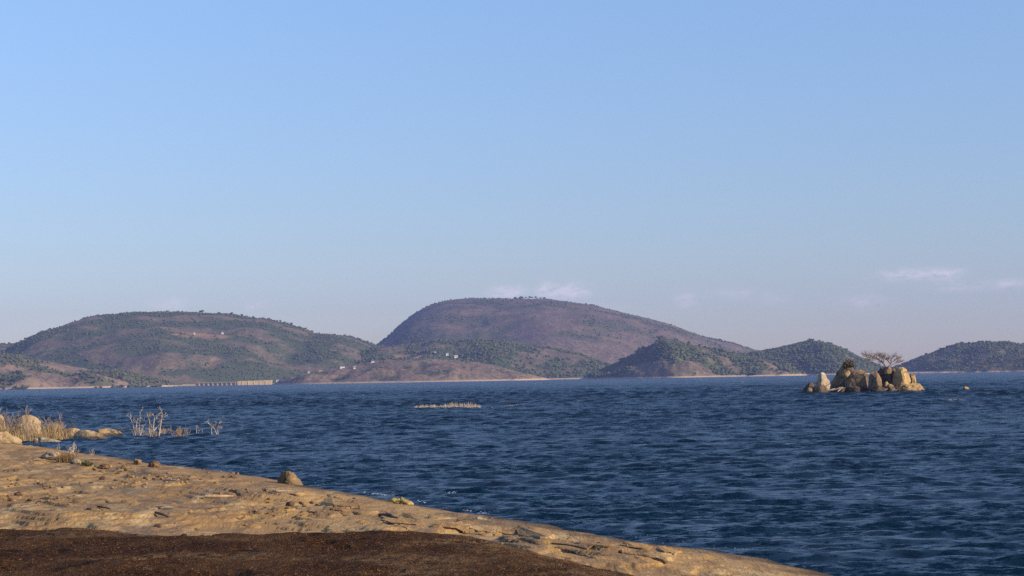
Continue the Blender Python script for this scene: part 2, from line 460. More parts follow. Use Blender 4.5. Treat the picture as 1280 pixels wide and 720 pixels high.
def poly_dist(x, y, P, closed):
    """distance to a polyline and the side (positive = left of travel for open, inside for closed)"""
    Q = np.roll(P, -1, 0) if closed else P[1:]
    S = P if closed else P[:-1]
    best = np.full(x.shape, 1e18); side = np.zeros(x.shape); inside = np.zeros(x.shape, bool)
    for (ax, ay), (bx, by) in zip(S, Q):
        dx, dy = bx - ax, by - ay
        t = np.clip(((x - ax) * dx + (y - ay) * dy) / (dx * dx + dy * dy), 0, 1)
        d = (x - ax - t * dx) ** 2 + (y - ay - t * dy) ** 2
        c = dx * (y - ay) - dy * (x - ax)
        m = d < best - 1e-9
        best = np.where(m, d, best); side = np.where(m, c, side)
        if closed:
            cr = ((ay > y) != (by > y)) & (x < (bx - ax) * (y - ay) / (by - ay + 1e-12) + ax)
            inside ^= cr
    best = np.sqrt(best)
    return np.where(inside, best, -best) if closed else np.where(side < 0, best, -best)
CRK = []
# cracks and flake edges of the slab: pixel polylines
for pl in [[(476, 646), (486, 650), (497, 655), (515, 657)], [(550, 659), (585, 663), (620, 668), (640, 670)], [(560, 651), (600, 653), (616, 654)],
           [(645, 660), (650, 667), (662, 672), (676, 674)], [(690, 677), (715, 682), (738, 686), (760, 688)], [(774, 682), (790, 684), (812, 687)], [(818, 686), (828, 691), (846, 692)],
           [(120, 634), (138, 637)], [(192, 643), (203, 646), (210, 649)], [(102, 650), (122, 657)], [(330, 612), (350, 615), (372, 616)], [(400, 629), (425, 631), (448, 636)],
           [(845, 710), (880, 714), (905, 714)], [(288, 614), (300, 618)], [(240, 584), (262, 588)], [(20, 606), (60, 611), (95, 612)]]:
    CRK.append(np.array([(ground(a, b, 0.75).x, ground(a, b, 0.75).y) for a, b in pl]))
VEIN = [np.array([(ground(a, b, 1.0).x, ground(a, b, 1.0).y) for a, b in pl]) for pl in
        [[(5, 660), (12, 645), (25, 635), (45, 628)], [(85, 622), (98, 617), (104, 612)], [(180, 655), (186, 642), (200, 634), (215, 628)], [(596, 664), (610, 650), (622, 648)], [(233, 618), (250, 612), (262, 605)]]]
def terrain(x, y, full=False):
    x = np.asarray(x, float); y = np.asarray(y, float)
    s = poly_dist(x, y, SH, False)
    wob = 0.8 * pn(x / 3.5, y / 5, 5) + 0.45 * pn(x / 1.2, y / 1.8, 6) + 0.2 * pn(x / .5, y / .8, 7)
    s2 = s + wob * np.clip(0.3 + s * 0.02, 0.2, 1)
    sp = np.clip(s2, 0, 500)
    z = np.where(s2 > 0, 0.16 * (1 - np.exp(-sp / 0.5)) + 2.0 * (1 - np.exp(-sp * 0.034)), s2 * 0.30)
    z += (0.10 * fbm(x / 14, y / 16, 11, 2) + 0.035 * pn(x / 3.6, y / 4.5, 12) + 0.011 * pn(x / 0.9, y / 1.6, 13) + 0.005 * pn(x / .4, y / .8, 14)) * smooth(-2, 6, s2)
    # exfoliation sheets: thin ledges
    q = fbm(x / 9 + 3, y / 12, 21, 4, 0.55) * 3.2
    fl = np.floor(q); fr = q - fl
    z += (0.075 * (fl + smooth(0.0, 0.06, fr)) + 0.03) * smooth(1, 5, s2)
    z = np.where(s2 > 0.3, np.maximum(z, 0.10 + 0.012 * np.minimum(s2, 20)), z)
    ledge = (1 - smooth(0.0, 0.10, np.abs(fr - 0.05))) * smooth(1, 4, s2) * smooth(-.1, .3, pn(x / 0.6, y / 1.5, 78))
    md = poly_dist(x, y, MB, True)
    zm = 2.47 + 0.95 * np.clip((24 - y) / 24, 0, 1.6) + 0.05 * fbm(x / 4, y / 4, 31, 3)
    mk = smooth(-6.0, 1.4, md)
    z = z * (1 - mk) + zm * mk
    # low rocky point beyond the cove
    pr = ((x + 53) / 11.0) ** 2 + ((y - 188) / 15) ** 2
    z = np.maximum(z, np.where(pr < 1.6, 0.75 * (1 - pr) + 0.12 * fbm(x / 3, y / 3, 41, 3), -9))
    z = np.maximum(z, -1.6)
    if not full: return z
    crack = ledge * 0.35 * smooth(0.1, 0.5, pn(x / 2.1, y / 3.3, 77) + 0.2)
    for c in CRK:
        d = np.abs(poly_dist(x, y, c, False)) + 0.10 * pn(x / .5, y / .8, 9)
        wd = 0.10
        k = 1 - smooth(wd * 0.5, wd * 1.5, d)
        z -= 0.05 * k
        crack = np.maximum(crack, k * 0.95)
    vein = np.zeros_like(z)
    for c in VEIN:
        d = np.abs(poly_dist(x, y, c, False)) + 0.2 * pn(x / .7, y / 1.1, 19)
        vein = np.maximum(vein, 0.75 * (1 - smooth(0.1, 0.45, d)))
    wet = smooth(0.30, 0.12, z + 0.09 * pn(x / 1.5, y / 2.5, 51)) * smooth(1.2, 0.3, s2 - 1.0 - 0.6 * pn(x / 2.5, y / 4, 52))
    return z, crack, vein, np.clip(wet, 0, 1) * 0.9, md
def tz(x, y): return float(terrain(np.array([x]), np.array([y]))[0])
def hit(px, py, y0=20.0, y1=215.0):              # where the ray through a pixel meets the granite
    d = ray(px, py)
    ys = np.linspace(y0, y1, 1600)
    xs = CAM.x + d.x * ys; zs = CAM.z + d.z * ys
    below = np.where(terrain(xs, ys) > zs)[0]
    if not len(below): return ground(px, py)
    i = below[0]
    return Vector((xs[i], ys[i], float(terrain(xs[i:i + 1], ys[i:i + 1])[0])))

def build_terrain():
    az = np.concatenate([np.linspace(-85, -18, 30)[:-1], np.linspace(-18, 11, 440), np.linspace(11, 85, 30)[1:]]) * np.pi / 180
    r = [0.6]
    while r[-1] < 260:
        x = r[-1]
        r.append(x + (0.8 if x < 18 else 0.16 if x < 62 else 0.16 * (x / 62) ** 1.5))
    r = np.array(r)
    A, RR = np.meshgrid(az, r)
    X, Y = RR * np.sin(A), RR * np.cos(A)
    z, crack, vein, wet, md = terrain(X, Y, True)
    v = np.stack([X, Y, z], -1).reshape(-1, 3)
    f = grid_faces(len(r), len(az))
    zf = v[f][:, :, 2].max(1)
    mdf = md.reshape(-1)[f].min(1)
    yf = v[f][:, :, 1].max(1)
    f = f[(zf > -0.7)]
    v, f, crack, vein, wet = drop_unused(v, f, crack.ravel(), vein.ravel(), wet.ravel())
    me = mesh_np('granite_shore', v, f)
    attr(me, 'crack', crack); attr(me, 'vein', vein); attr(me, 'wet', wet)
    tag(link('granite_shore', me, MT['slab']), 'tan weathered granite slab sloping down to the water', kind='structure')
    # the land behind the viewer
    X, Y = np.meshgrid(np.linspace(-400, 60, 60), np.linspace(-300, -0.2, 40))
    z = terrain(X, Y) - 0.05
    z = np.where((np.abs(X) < 9) & (Y > -3), z - 0.4, z)
    f = grid_faces(40, 60)
    v = np.stack([X, Y, z], -1).reshape(-1, 3)
    me = mesh_np('inland_ground', v, f)
    attr(me, 'crack', np.zeros(len(v))); attr(me, 'vein', np.zeros(len(v))); attr(me, 'wet', np.zeros(len(v)))
    tag(link('inland_ground', me, MT['slab']), 'tan rocky ground running inland behind the slab', kind='structure')
build_terrain()

def build_mat():
    az = np.linspace(-18, 6, 440) * np.pi / 180
    r = np.concatenate([np.arange(17, 21, 0.12), np.arange(21, 38, 0.07)])
    A, RR = np.meshgrid(az, r)
    X, Y = RR * np.sin(A), RR * np.cos(A)
    z = terrain(X, Y)
    md = poly_dist(X, Y, MB, True)
    edge = md + 0.9 * fbm(X / 1.2, Y / 1.2, 61, 4, 0.6) * smooth(-3, 0, X) + 0.2 * fbm(X / 1.2, Y / 1.2, 161, 3)
    cov = smooth(-1.9, -0.7, edge)
    bare = smooth(2.2, 0.0, edge) * smooth(-2.5, 0.5, X) + 0.8 * smooth(0.15, 0.6, fbm(X / 4.5, Y / 2.0, 65, 3)) 
    rough = 0.026 * fbm(X / 0.22, Y / 0.3, 62, 3, 0.6) + 0.075 * fbm(X / 1.1, Y / 1.2, 63, 3)
    hole = smooth(0.55, 0.8, fbm(X / 1.1, Y / 0.9, 64, 2))
    zz = z - 0.12 + cov * (0.20 + 0.55 * rough - 0.05 * hole)
    v = np.stack([X, Y, zz], -1).reshape(-1, 3)
    f = grid_faces(len(r), len(az))
    f = f[cov.reshape(-1)[f].max(1) > 0.02]
    v2, f, bare = drop_unused(v, f, bare.ravel())
    me = mesh_np('lichen_mat', v2, f)
    attr(me, 'bare', np.clip(bare, 0, 1))
    tag(link('lichen_mat', me, MT['mat']), 'dark brown mat of dry lichen and moss over the nearest rock', kind='stuff')
    # wiry tufts standing out of the mat
    rng = np.random.default_rng(8)
    n = 9000
    a = rng.uniform(R(-17), R(4), n); rr = np.sqrt(rng.uniform(20 ** 2, 36 ** 2, n))
    x, y = rr * np.sin(a), rr * np.cos(a)
    keep = (poly_dist(x, y, MB, True) > -1.0) & (pn(x / 0.8, y / 0.8, 66) > -0.25)
    x, y = x[keep], y[keep]; n = len(x)
    z = terrain(x, y) + 0.045
    V = np.zeros((n, 4, 3, 3)); 
    for k in range(4):
        ang = rng.uniform(0, 6.28, n); h = rng.uniform(0.0, 0.03, n); lean = rng.uniform(0.01, 0.06, n)
        b = np.stack([x + rng.normal(0, .03, n), y + rng.normal(0, .03, n), z - 0.01], -1)
        px_ = np.stack([-np.sin(ang), np.cos(ang), 0 * ang], -1) * 0.008
        V[:, k, 0] = b - px_; V[:, k, 1] = b + px_
        V[:, k, 2] = b + np.stack([np.cos(ang) * lean, np.sin(ang) * lean, h + 0.02], -1)
    V = V.reshape(-1, 3)
    me = mesh_np('wiry_tufts', V, np.arange(len(V)).reshape(-1, 3), False)
    attr(me, 'bare', np.full(len(V), .4))
    tag(link('moss_tufts', me, MT['mat']), 'wiry brown tufts standing out of the dark lichen mat', kind='stuff')
build_mat()

# ------------------------------------------------------------------ hills
def px2x(px, Y): return ray(px, 474).x * Y
HILLS = []
def PY(x, y, z):                                        # picture height of world points
    q = np.stack([x - CAM.x, y - CAM.y, z - CAM.z], -1) @ np.array(CM)
    return 360 - F * q[..., 1] / -q[..., 2]
def hill(name, label, prof, Yr, W, mat, wood, seed, Wb=None, power=0.9, relief=0.10, nc=190, nr=80, shorey=None, ntrees=1500, tsize=(5, 8), clear=()):
    """prof: skyline of the hill as pixels; Yr: distance of its ridge; W: depth of its front slope"""
    P = [at(px, py, Yr) for px, py in prof]
    xs = np.array([p.x for p in P]); hs = np.array([max(p.z, -3) for p in P])
    X1 = np.linspace(xs[0], xs[-1], nc)
    H = np.interp(X1, xs, hs)
    ker = np.exp(-np.linspace(-1.5, 1.5, 5) ** 2); ker /= ker.sum()
    H = np.convolve(np.pad(H, 2, 'edge'), ker, 'valid')
    Hm = H.max()
    Wb = Wb or W
    wf = W * np.clip(np.clip(H, 0, None) / Hm, 0.02, 1) ** 0.5
    wf = np.convolve(np.pad(wf, 6, 'edge'), np.ones(13) / 13, 'valid')
    T = np.concatenate([np.linspace(-1.06, 0, nr * 2 // 3), np.linspace(0, 1.05, nr // 3 + 1)[1:]])
    TT, XX = np.meshgrid(T, X1, indexing='ij')
    Y = Yr + np.where(TT < 0, TT * wf[None, :], TT * wf[None, :] * Wb / W)
    Y = Y + 0.10 * W * pn(XX / (W * .9), 0 * XX, seed + 9)[0][None, :] * smooth(0.0, -1, TT)
    def hz(x, y, tt, hh):
        g = np.where(tt < 0, np.cos(np.clip(np.abs(tt), 0, 1) * np.pi / 2) ** power, np.cos(np.clip(tt, 0, 1) * np.pi / 2))
        over = np.clip(np.abs(tt) - 1, 0, 1)
        z = hh * g - over * 60 - (np.abs(tt) > .97) * 0.6
        rel = fbm(x / (Hm * 1.6), y / (Hm * 2.2), seed, 5, 0.5) * relief * Hm
        rel2 = fbm(x / 26, y / 40, seed + 5, 3) * 2.2
        return np.maximum(z + (rel + rel2) * smooth(0, 0.25, g) * np.clip(1.05 - g ** 3 * 0.75, 0, 1), -4)
    Z = hz(XX, Y, TT, H[None, :])
    hn = Z / Hm
    wd = wood(XX / (xs[-1] - xs[0]) - xs[0] / (xs[-1] - xs[0]), hn, XX, Y, TT, seed)
    v = np.stack([XX, Y, Z], -1).reshape(-1, 3)
    nrow, ncol = XX.shape
    me = mesh_np(name, v, grid_faces(nrow, ncol))
    wd = np.array(wd)
    cl = np.zeros(XX.shape)
    for (px, py, a, b) in clear:                        # bare earth clearings, an ellipse of ground round a point
        K = np.argmin(np.abs(640 + F * (XX - 0) / Y - px) + 3 * np.abs(PY(XX, Y, Z) - py) + 1000 * (TT > 0))
        cx_, cy_ = XX.ravel()[K], Y.ravel()[K]
        cl = np.maximum(cl, 1 - smooth(0.6, 1.2, np.sqrt(((XX - cx_) / a) ** 2 + ((Y - cy_) / b) ** 2) + 0.3 * pn(XX / 15, Y / 30, seed)))
    attr(me, 'wood', wd); attr(me, 'clearing', cl)
    wd = wd * (1 - cl)
    o = link(name, me, mat)
    tag(o, label, kind='structure')
    # candidate trees
    rng = np.random.default_rng(seed)
    n = ntrees * 6
    area = np.abs(np.gradient(Y, axis=0)) * np.abs(np.gradient(XX, axis=1))
    cdf = np.cumsum((area * np.clip(wd, 0.0, 1) ** 2 * (TT < 0.25) * (Z > 2.6)).ravel()); cdf /= cdf[-1]
    idx = np.searchsorted(cdf, rng.random(ntrees))
    i, j = np.unravel_index(np.minimum(idx, XX.size - 1), XX.shape)
    i = np.clip(i, 0, nrow - 2); j = np.clip(j, 0, ncol - 2)
    a, b = rng.random(ntrees), rng.random(ntrees)
    def bil(G): return (G[i, j] * (1 - a) + G[i + 1, j] * a) * (1 - b) + (G[i, j + 1] * (1 - a) + G[i + 1, j + 1] * a) * b
    HILLS.append(dict(name=name, pos=np.stack([bil(XX), bil(Y), bil(Z)], -1), size=tsize, seed=seed, X=XX, Y=Y, Z=Z, T=TT))
    return HILLS[-1]
def wooded(lo=0.0, k=1.0, sc_=90, bias=0.1):
    def f(u, hn, x, y, t, seed):
        return np.clip(0.5 + bias + k * fbm(x / sc_, y / sc_ / 1.6, seed + 70, 4, 0.6) - lo * (1 - hn), 0, 1)
    return f
brown = m_hill('brown_hillside', (0.122, 0.098, 0.064), (0.178, 0.136, 0.082), (0.062, 0.080, 0.042), 0.95, 0.5)
dome_m = m_hill('bare_granite_dome', (0.126, 0.098, 0.078), (0.176, 0.128, 0.092), (0.070, 0.080, 0.046), 0.7, 0.65)
green_m = m_hill('wooded_hillside', (0.120, 0.095, 0.060), (0.190, 0.138, 0.088), (0.062, 0.082, 0.037), 1.0, 0.3)
bare_m = m_hill('bare_brown_slope', (0.175, 0.122, 0.080), (0.250, 0.178, 0.112), (0.072, 0.082, 0.040), 0.8, 0.5)

# low spit of land at the far left with strips of trees
def spit_wood(u, hn, x, y, t, seed):
    return np.clip(0.45 + 1.1 * pn(x / 130, y / 55, seed) + 0.35 * pn(x / 40, y / 30, seed + 1), 0, 1)
hill('shore_spit', 'low wooded spit with tan clearings along the lake edge',
     [(-140, 436), (-60, 440), (0, 444), (40, 450), (75, 455), (110, 462), (150, 465), (180, 471), (200, 477), (213, 481.5), (222, 485)], 3650, 330, bare_m, spit_wood, 3, power=0.8, relief=0.16, ntrees=1500, tsize=(5.5, 9))
def left_wood(u, hn, x, y, t, seed):
    b = 0.56 + 1.0 * fbm(x / 170, y / 120, seed, 4, 0.6) + 0.55 * smooth(0.86, 0.98, hn) + 0.25 * smooth(0.55, 0.2, hn) * smooth(0.45, 0.2, u)
    return np.clip(b, 0, 1)
hill('broad_hill', 'broad hazy hill with brown slopes and a wooded flat top',
     [(-140, 445), (-60, 438), (0, 434), (20, 431), (55, 430), (75, 420), (100, 410), (130, 400), (155, 395), (190, 393), (240, 392), (290, 393), (320, 398), (355, 403), (385, 413), (400, 420), (440, 423), (465, 431), (490, 442), (520, 455), (545, 468), (560, 476)],
     5000, 1150, brown, left_wood, 7, power=0.95, relief=0.13, ntrees=8500, tsize=(4.5, 8), clear=[(262, 419, 50, 30), (225, 420, 30, 25), (262, 450, 8, 16)])
def dome_wood(u, hn, x, y, t, seed):
    b = 0.31 + 0.85 * fbm(x / 200, y / 160, seed, 4, 0.65) + 0.5 * smooth(0.35, 0.1, hn) + 0.30 * smooth(0.45, 0.1, u) * smooth(0.9, 0.5, hn)
    return np.clip(b, 0, 1)
hill('granite_dome', 'big bare granite dome mountain rising behind the lake',
     [(455, 452), (470, 437), (480, 430), (490, 422), (500, 412.5), (510, 403), (520, 395), (530, 389), (540, 384), (560, 377.5), (580, 375.5), (620, 374.5), (680, 375.5), (700, 379), (740, 384), (770, 391), (800, 397), (830, 405), (860, 416), (890, 425), (920, 434), (945, 442), (985, 455), (1020, 466)],
     6600, 1500, dome_m, dome_wood, 13, power=0.62, relief=0.075, ntrees=5500, tsize=(4.5, 8.5))
hill('wooded_rise', 'green wooded rise below the granite dome',
     [(330, 480), (355, 472), (385, 463), (420, 452), (450, 443), (475, 435), (500, 432), (530, 429), (545, 425), (580, 427), (620, 427), (650, 431), (690, 436), (720, 442), (745, 449), (765, 458), (790, 466), (815, 474)],
     4700, 600, green_m, wooded(0.05, 0.85, 110, 0.22), 19, power=0.85, relief=0.14, ntrees=6000, tsize=(6, 10), clear=[(520, 446.5, 20, 40), (500, 447, 22, 30)])
def bare_wood(u, hn, x, y, t, seed):
    return np.clip(0.10 + 0.7 * fbm(x / 70, y / 60, seed, 4, 0.6) + 0.15 * smooth(0.7, 0.95, hn), 0, 1)
hill('bare_slope', 'bare reddish brown slope running down to the far shore',
     [(335, 481), (350, 476), (375, 468), (400, 462), (440, 457), (480, 452), (520, 449), (560, 449), (590, 452), (615, 456), (640, 463), (665, 470), (682, 475), (692, 477)],
     3950, 330, bare_m, bare_wood, 23, power=0.8, relief=0.12, ntrees=500, tsize=(3, 6))
hill('shore_knoll', 'steep wooded knoll with bare patches on its lit slope',
     [(722, 475), (732, 470.5), (748, 464), (765, 457), (780, 449), (800, 440), (815, 432), (828, 426), (845, 428), (870, 433), (900, 440), (930, 446), (955, 452), (980, 459), (1010, 470)],
     4000, 300, green_m, wooded(0.30, 0.9, 70, 0.25), 29, power=0.75, relief=0.15, ntrees=3800, tsize=(6, 10))
hill('wooded_cone', 'round wooded hill behind the boulder island',
     [(900, 466), (920, 450), (935, 445), (950, 441), (975, 437), (995, 431.5), (1013, 427), (1035, 431), (1050, 437), (1075, 449), (1095, 457), (1110, 463), (1122, 468)],
     4350, 330, green_m, wooded(0.05, 0.6, 70, 0.38), 31, power=0.8, relief=0.13, ntrees=3800, tsize=(6, 10))
hill('wooded_ridge', 'wooded ridge at the far side of the lake beyond the islet',
     [(1105, 466), (1125, 459), (1145, 450), (1170, 441), (1190, 434), (1205, 431), (1240, 428), (1260, 431.5), (1280, 431), (1340, 436), (1420, 445), (1500, 462)],
     4700, 500, green_m, wooded(0.15, 0.7, 90, 0.33), 37, power=0.8, relief=0.13, ntrees=3800, tsize=(6, 10))
hill('bare_foreland', 'low bare foreland with a wooded crown at the water edge',
     [(1150, 466.5), (1190, 463), (1215, 459), (1235, 453), (1255, 447), (1280, 443), (1330, 441), (1400, 450), (1440, 464)],
     4050, 220, bare_m, wooded(-.1, 0.5, 60, 0.05), 41, power=0.8, relief=0.14, ntrees=500, tsize=(5.5, 9))

def build_far_shore():
    X, Yt = np.meshgrid(np.linspace(-3600, 3600, 300), np.linspace(0, 1, 40), indexing='xy')
    shore = 4250 + 160 * fbm(X[0] / 500, 0 * X[0], 91, 3)
    Y = shore[None, :] + Yt ** 1.8 * 3900
    Z = -1.5 + smooth(0, 0.12, Yt) * 5.0 + 14 * smooth(0.1, 1, Yt) + 1.5 * fbm(X / 80, Y / 200, 92, 3) * smooth(0.05, 0.3, Yt)
    me = mesh_np('far_shore', np.stack([X, Y, Z], -1).reshape(-1, 3), grid_faces(40, 300))
    attr(me, 'wood', np.clip(0.5 + fbm(X / 200, Y / 300, 93, 3), 0, 1))
    tag(link('far_shore', me, brown), 'low sandy land along the far shore under the hills', kind='structure')
build_far_shore()

# ------------------------------------------------------------------ hill trees
def ico(sub):
    bm = bmesh.new(); bmesh.ops.create_icosphere(bm, subdivisions=sub, radius=1)
    v = np.array([x.co[:] for x in bm.verts]); f = np.array([[q.index for q in p.verts] for p in bm.faces]); bm.free()
    return v, f
ICO1, ICO2, ICO3, ICO4 = ico(1), ico(2), ico(3), ico(4)
def far_woods():
    rng = np.random.default_rng(77)
    bv, bf = ICO1
    tpl = []
    for k in range(6):
        v = bv * rng.uniform(0.62, 1.22, (len(bv), 1)) * (1, 1, rng.uniform(.75, 1.0))
        v[:, 2] = np.maximum(v[:, 2], -0.55)
        tpl.append(v)
    tpl = np.array(tpl)
    for h in HILLS:
        p = h['pos']; n = len(p)
        k = rng.integers(0, 6, n)
        s = rng.uniform(h['size'][0], h['size'][1], n) * 0.37 * np.where(rng.random(n) < .3, .6, 1)
        a = rng.uniform(0, 6.28, n)
        v = tpl[k] * s[:, None, None] * np.stack([rng.uniform(.9, 1.5, n), np.ones(n), rng.uniform(.8, 1.15, n)], -1)[:, None, :]
        ca, sa = np.cos(a)[:, None], np.sin(a)[:, None]
        v = np.stack([v[..., 0] * ca - v[..., 1] * sa, v[..., 0] * sa + v[..., 1] * ca, v[..., 2]], -1)
        v = v + p[:, None, :] + np.stack([0 * s, 0 * s, s * 0.55], -1)[:, None, :]
        f = bf[None] + (np.arange(n) * len(bv))[:, None, None]
        me = mesh_np('woodland', v.reshape(-1, 3), f.reshape(-1, 3), False)
        attr(me, 'tint', np.repeat(rng.random(n), len(bv)))
        tag(link('woodland', me, MT['leaf_far']), 'scattered far-off woodland on the ' + h['name'].replace('_', ' '), kind='stuff')
far_woods()

def tree_crown_mesh(name, seed, r=3.2, zc=4.4):
    rng = np.random.default_rng(seed)
    vs, fs, o = [], [], 0
    bv, bf = ICO1
    for k in range(6):
        c = rng.normal(0, 1, 3) * (r * .48, r * .48, r * .28) + (0, 0, zc)
        s = r * rng.uniform(.38, .62)
        v = bv * rng.uniform(.7, 1.2, (len(bv), 1)) * s * (1, 1, .8) + c
        vs.append(v); fs.append(bf + o); o += len(v)
    n = 170                                      # loose leaf sprays round the crown
    d = rng.normal(0, 1, (n, 3)); d /= np.linalg.norm(d, axis=1)[:, None]
    c = d * (r * 1.0, r * 1.0, r * .68) * rng.uniform(.7, 1.12, (n, 1)) + (0, 0, zc)
    for k in range(n):
        a, b = rng.normal(0, 1, 3), rng.normal(0, 1, 3)
        a *= .5 / np.linalg.norm(a); b *= .5 / np.linalg.norm(b)
        vs.append(np.array([c[k] - a, c[k] + b, c[k] + a - .4 * b])); fs.append(np.array([[o, o + 1, o + 2]])); o += 3
    return mesh_np(name, np.concatenate(vs), np.concatenate(fs), False)
def tubes(name, lines, sides=5):
    """lines: list of (points, radii)"""
    vs, fs, o = [], [], 0
    ang = np.arange(sides) / sides * 2 * np.pi
    for pts, rad in lines:
        pts = np.asarray(pts, float); n = len(pts)
        tg = np.gradient(pts, axis=0); tg /= np.linalg.norm(tg, axis=1)[:, None] + 1e-9
        up = np.where(np.abs(tg[:, 2:3]) > 0.9, np.array([[1., 0, 0]]), np.array([[0., 0, 1]]))
        a = np.cross(tg, up); a /= np.linalg.norm(a, axis=1)[:, None] + 1e-9
        b = np.cross(tg, a)
        ring = pts[:, None, :] + np.asarray(rad)[:, None, None] * (np.cos(ang)[None, :, None] * a[:, None, :] + np.sin(ang)[None, :, None] * b[:, None, :])
        vs.append(ring.reshape(-1, 3))
        i = np.arange(n - 1)[:, None] * sides + np.arange(sides)[None]
        j = np.arange(n - 1)[:, None] * sides + (np.arange(sides)[None] + 1) % sides
        fs.append((np.stack([i, j, j + sides, i + sides], -1).reshape(-1, 4)) + o)
        o += n * sides
    return mesh_np(name, np.concatenate(vs), np.concatenate(fs))
crowns = [tree_crown_mesh('tree_crown', 100 + k) for k in range(5)]
trunk_me = tubes('tree_trunk', [([(0, 0, -1), (0.1, 0, 1.5), (0, .1, 4.2)], [.32, .26, .12])] + [([(0.05, 0, 1.8), (1.0 * math.cos(a), 1.0 * math.sin(a), 3.2), (1.9 * math.cos(a), 1.9 * math.sin(a), 4.4)], [.16, .1, .05]) for a in (0.3, 2.2, 4.4)])
def hill_z(h, x, y):
    d = (h['X'] - x) ** 2 + ((h['Y'] - y) * 0.3) ** 2
    return float(h['Z'].ravel()[np.argmin(d)])
def tree_at(px, ridge_Y, h, s, label, group=None, rng=random.Random(3)):
    x = px2x(px, ridge_Y)
    p = Vector((x, ridge_Y, hill_z(h, x, ridge_Y)))
    t = empty('tree', p, rng.uniform(0, 6.28))
    t.scale = (s, s, s * rng.uniform(.85, 1.1))
    tag(t, label, 'tree', group)
    c = link('crown', rng.choice(crowns), MT['leaf'], t)
    k = link('trunk', trunk_me, MT['bark'], t)
    return t
hd = {h['name']: h for h in HILLS}
rg = random.Random(11)
tree_at(827, 3998, hd['shore_knoll'], 2.0, 'tallest dark tree crowning the summit of the steep knoll')
tree_at(845, 3998, hd['shore_knoll'], 1.2, 'smaller pale-topped tree just below the knoll summit')
tree_at(1013, 4345, hd['wooded_cone'], 1.5, 'tree topping the round hill behind the boulder island')
tree_at(653, 6590, hd['granite_dome'], 1.7, 'dark tree clump on the flat top of the granite dome')
for k in range(9):
    tree_at(646 + k * 4.4 + rg.uniform(-1, 1), 6585, hd['granite_dome'], rg.uniform(1.0, 1.5), 'dark tree in the thicket on top of the granite dome', 'trees of the dome-top thicket')
for k in range(34):
    tree_at(rg.uniform(756, 985), 3990 + rg.uniform(-25, 5), hd['shore_knoll'], rg.uniform(.75, 1.3), 'green tree along the skyline of the steep shore knoll', 'trees on the knoll skyline')
for k in range(34):
    tree_at(rg.uniform(935, 1100), 4340 + rg.uniform(-25, 5), hd['wooded_cone'], rg.uniform(.75, 1.25), 'green tree along the skyline of the round hill behind the islet', 'trees on the round hill skyline')
for k in range(34):
    tree_at(rg.uniform(1125, 1285), 4690 + rg.uniform(-25, 5), hd['wooded_ridge'], rg.uniform(.8, 1.3), 'green tree on the crest of the wooded ridge beyond the islet', 'trees on the wooded ridge crest')
for k in range(44):
    tree_at(rg.uniform(5, 395), 4990 + rg.uniform(-30, 5), hd['broad_hill'], rg.uniform(.8, 1.35), 'dark tree along the crest of the broad hill', 'trees on the broad hill crest')
for k in range(30):
    tree_at(rg.uniform(100, 200), 3400 + rg.uniform(0, 120), hd['shore_spit'], rg.uniform(.9, 1.35), 'green tree in the strip along the sandy shore of the spit', 'shore trees on the spit')
for k in range(16):
    tree_at(rg.uniform(2, 48), 3370 + rg.uniform(0, 50), hd['shore_spit'], rg.uniform(1.0, 1.5), 'green tree in the grove at the thick end of the spit', 'grove on the spit')

# ------------------------------------------------------------------ far buildings and dam
def box(bm, x0, x1, y0, y1, z0, z1):
    vs = [bm.verts.new((x, y, z)) for z in (z0, z1) for x, y in ((x0, y0), (x1, y0), (x1, y1), (x0, y1))]
    for q in ((3, 2, 1, 0), (4, 5, 6, 7), (0, 1, 5, 4), (1, 2, 6, 5), (2, 3, 7, 6), (3, 0, 4, 7)): bm.faces.new([vs[i] for i in q])
def bm_obj(name, bm, mat, parent=None):
    me = bpy.data.meshes.new(name); bm.normal_update(); bm.to_mesh(me); bm.free()
    return link(name, me, mat, parent)
HV = [np.concatenate([h[k].ravel() for h in HILLS]) for k in 'XYZ']
HPX = 640 + F * np.stack([HV[0], HV[1] - CAM.y, HV[2] - CAM.z], -1) @ np.array(CM)[:, 0] / HV[1]
HPY = PY(*HV)
def slope_at(px, py):                              # distance and height of the nearest slope seen at a pixel
    d = np.abs(HPX - px) + np.abs(HPY - py)
    ok = np.where(d < max(2.5, np.sort(d)[6]))[0]
    k = ok[np.argmin(HV[1][ok] + 60 * d[ok])]
    return float(HV[1][k]), float(HV[2][k])
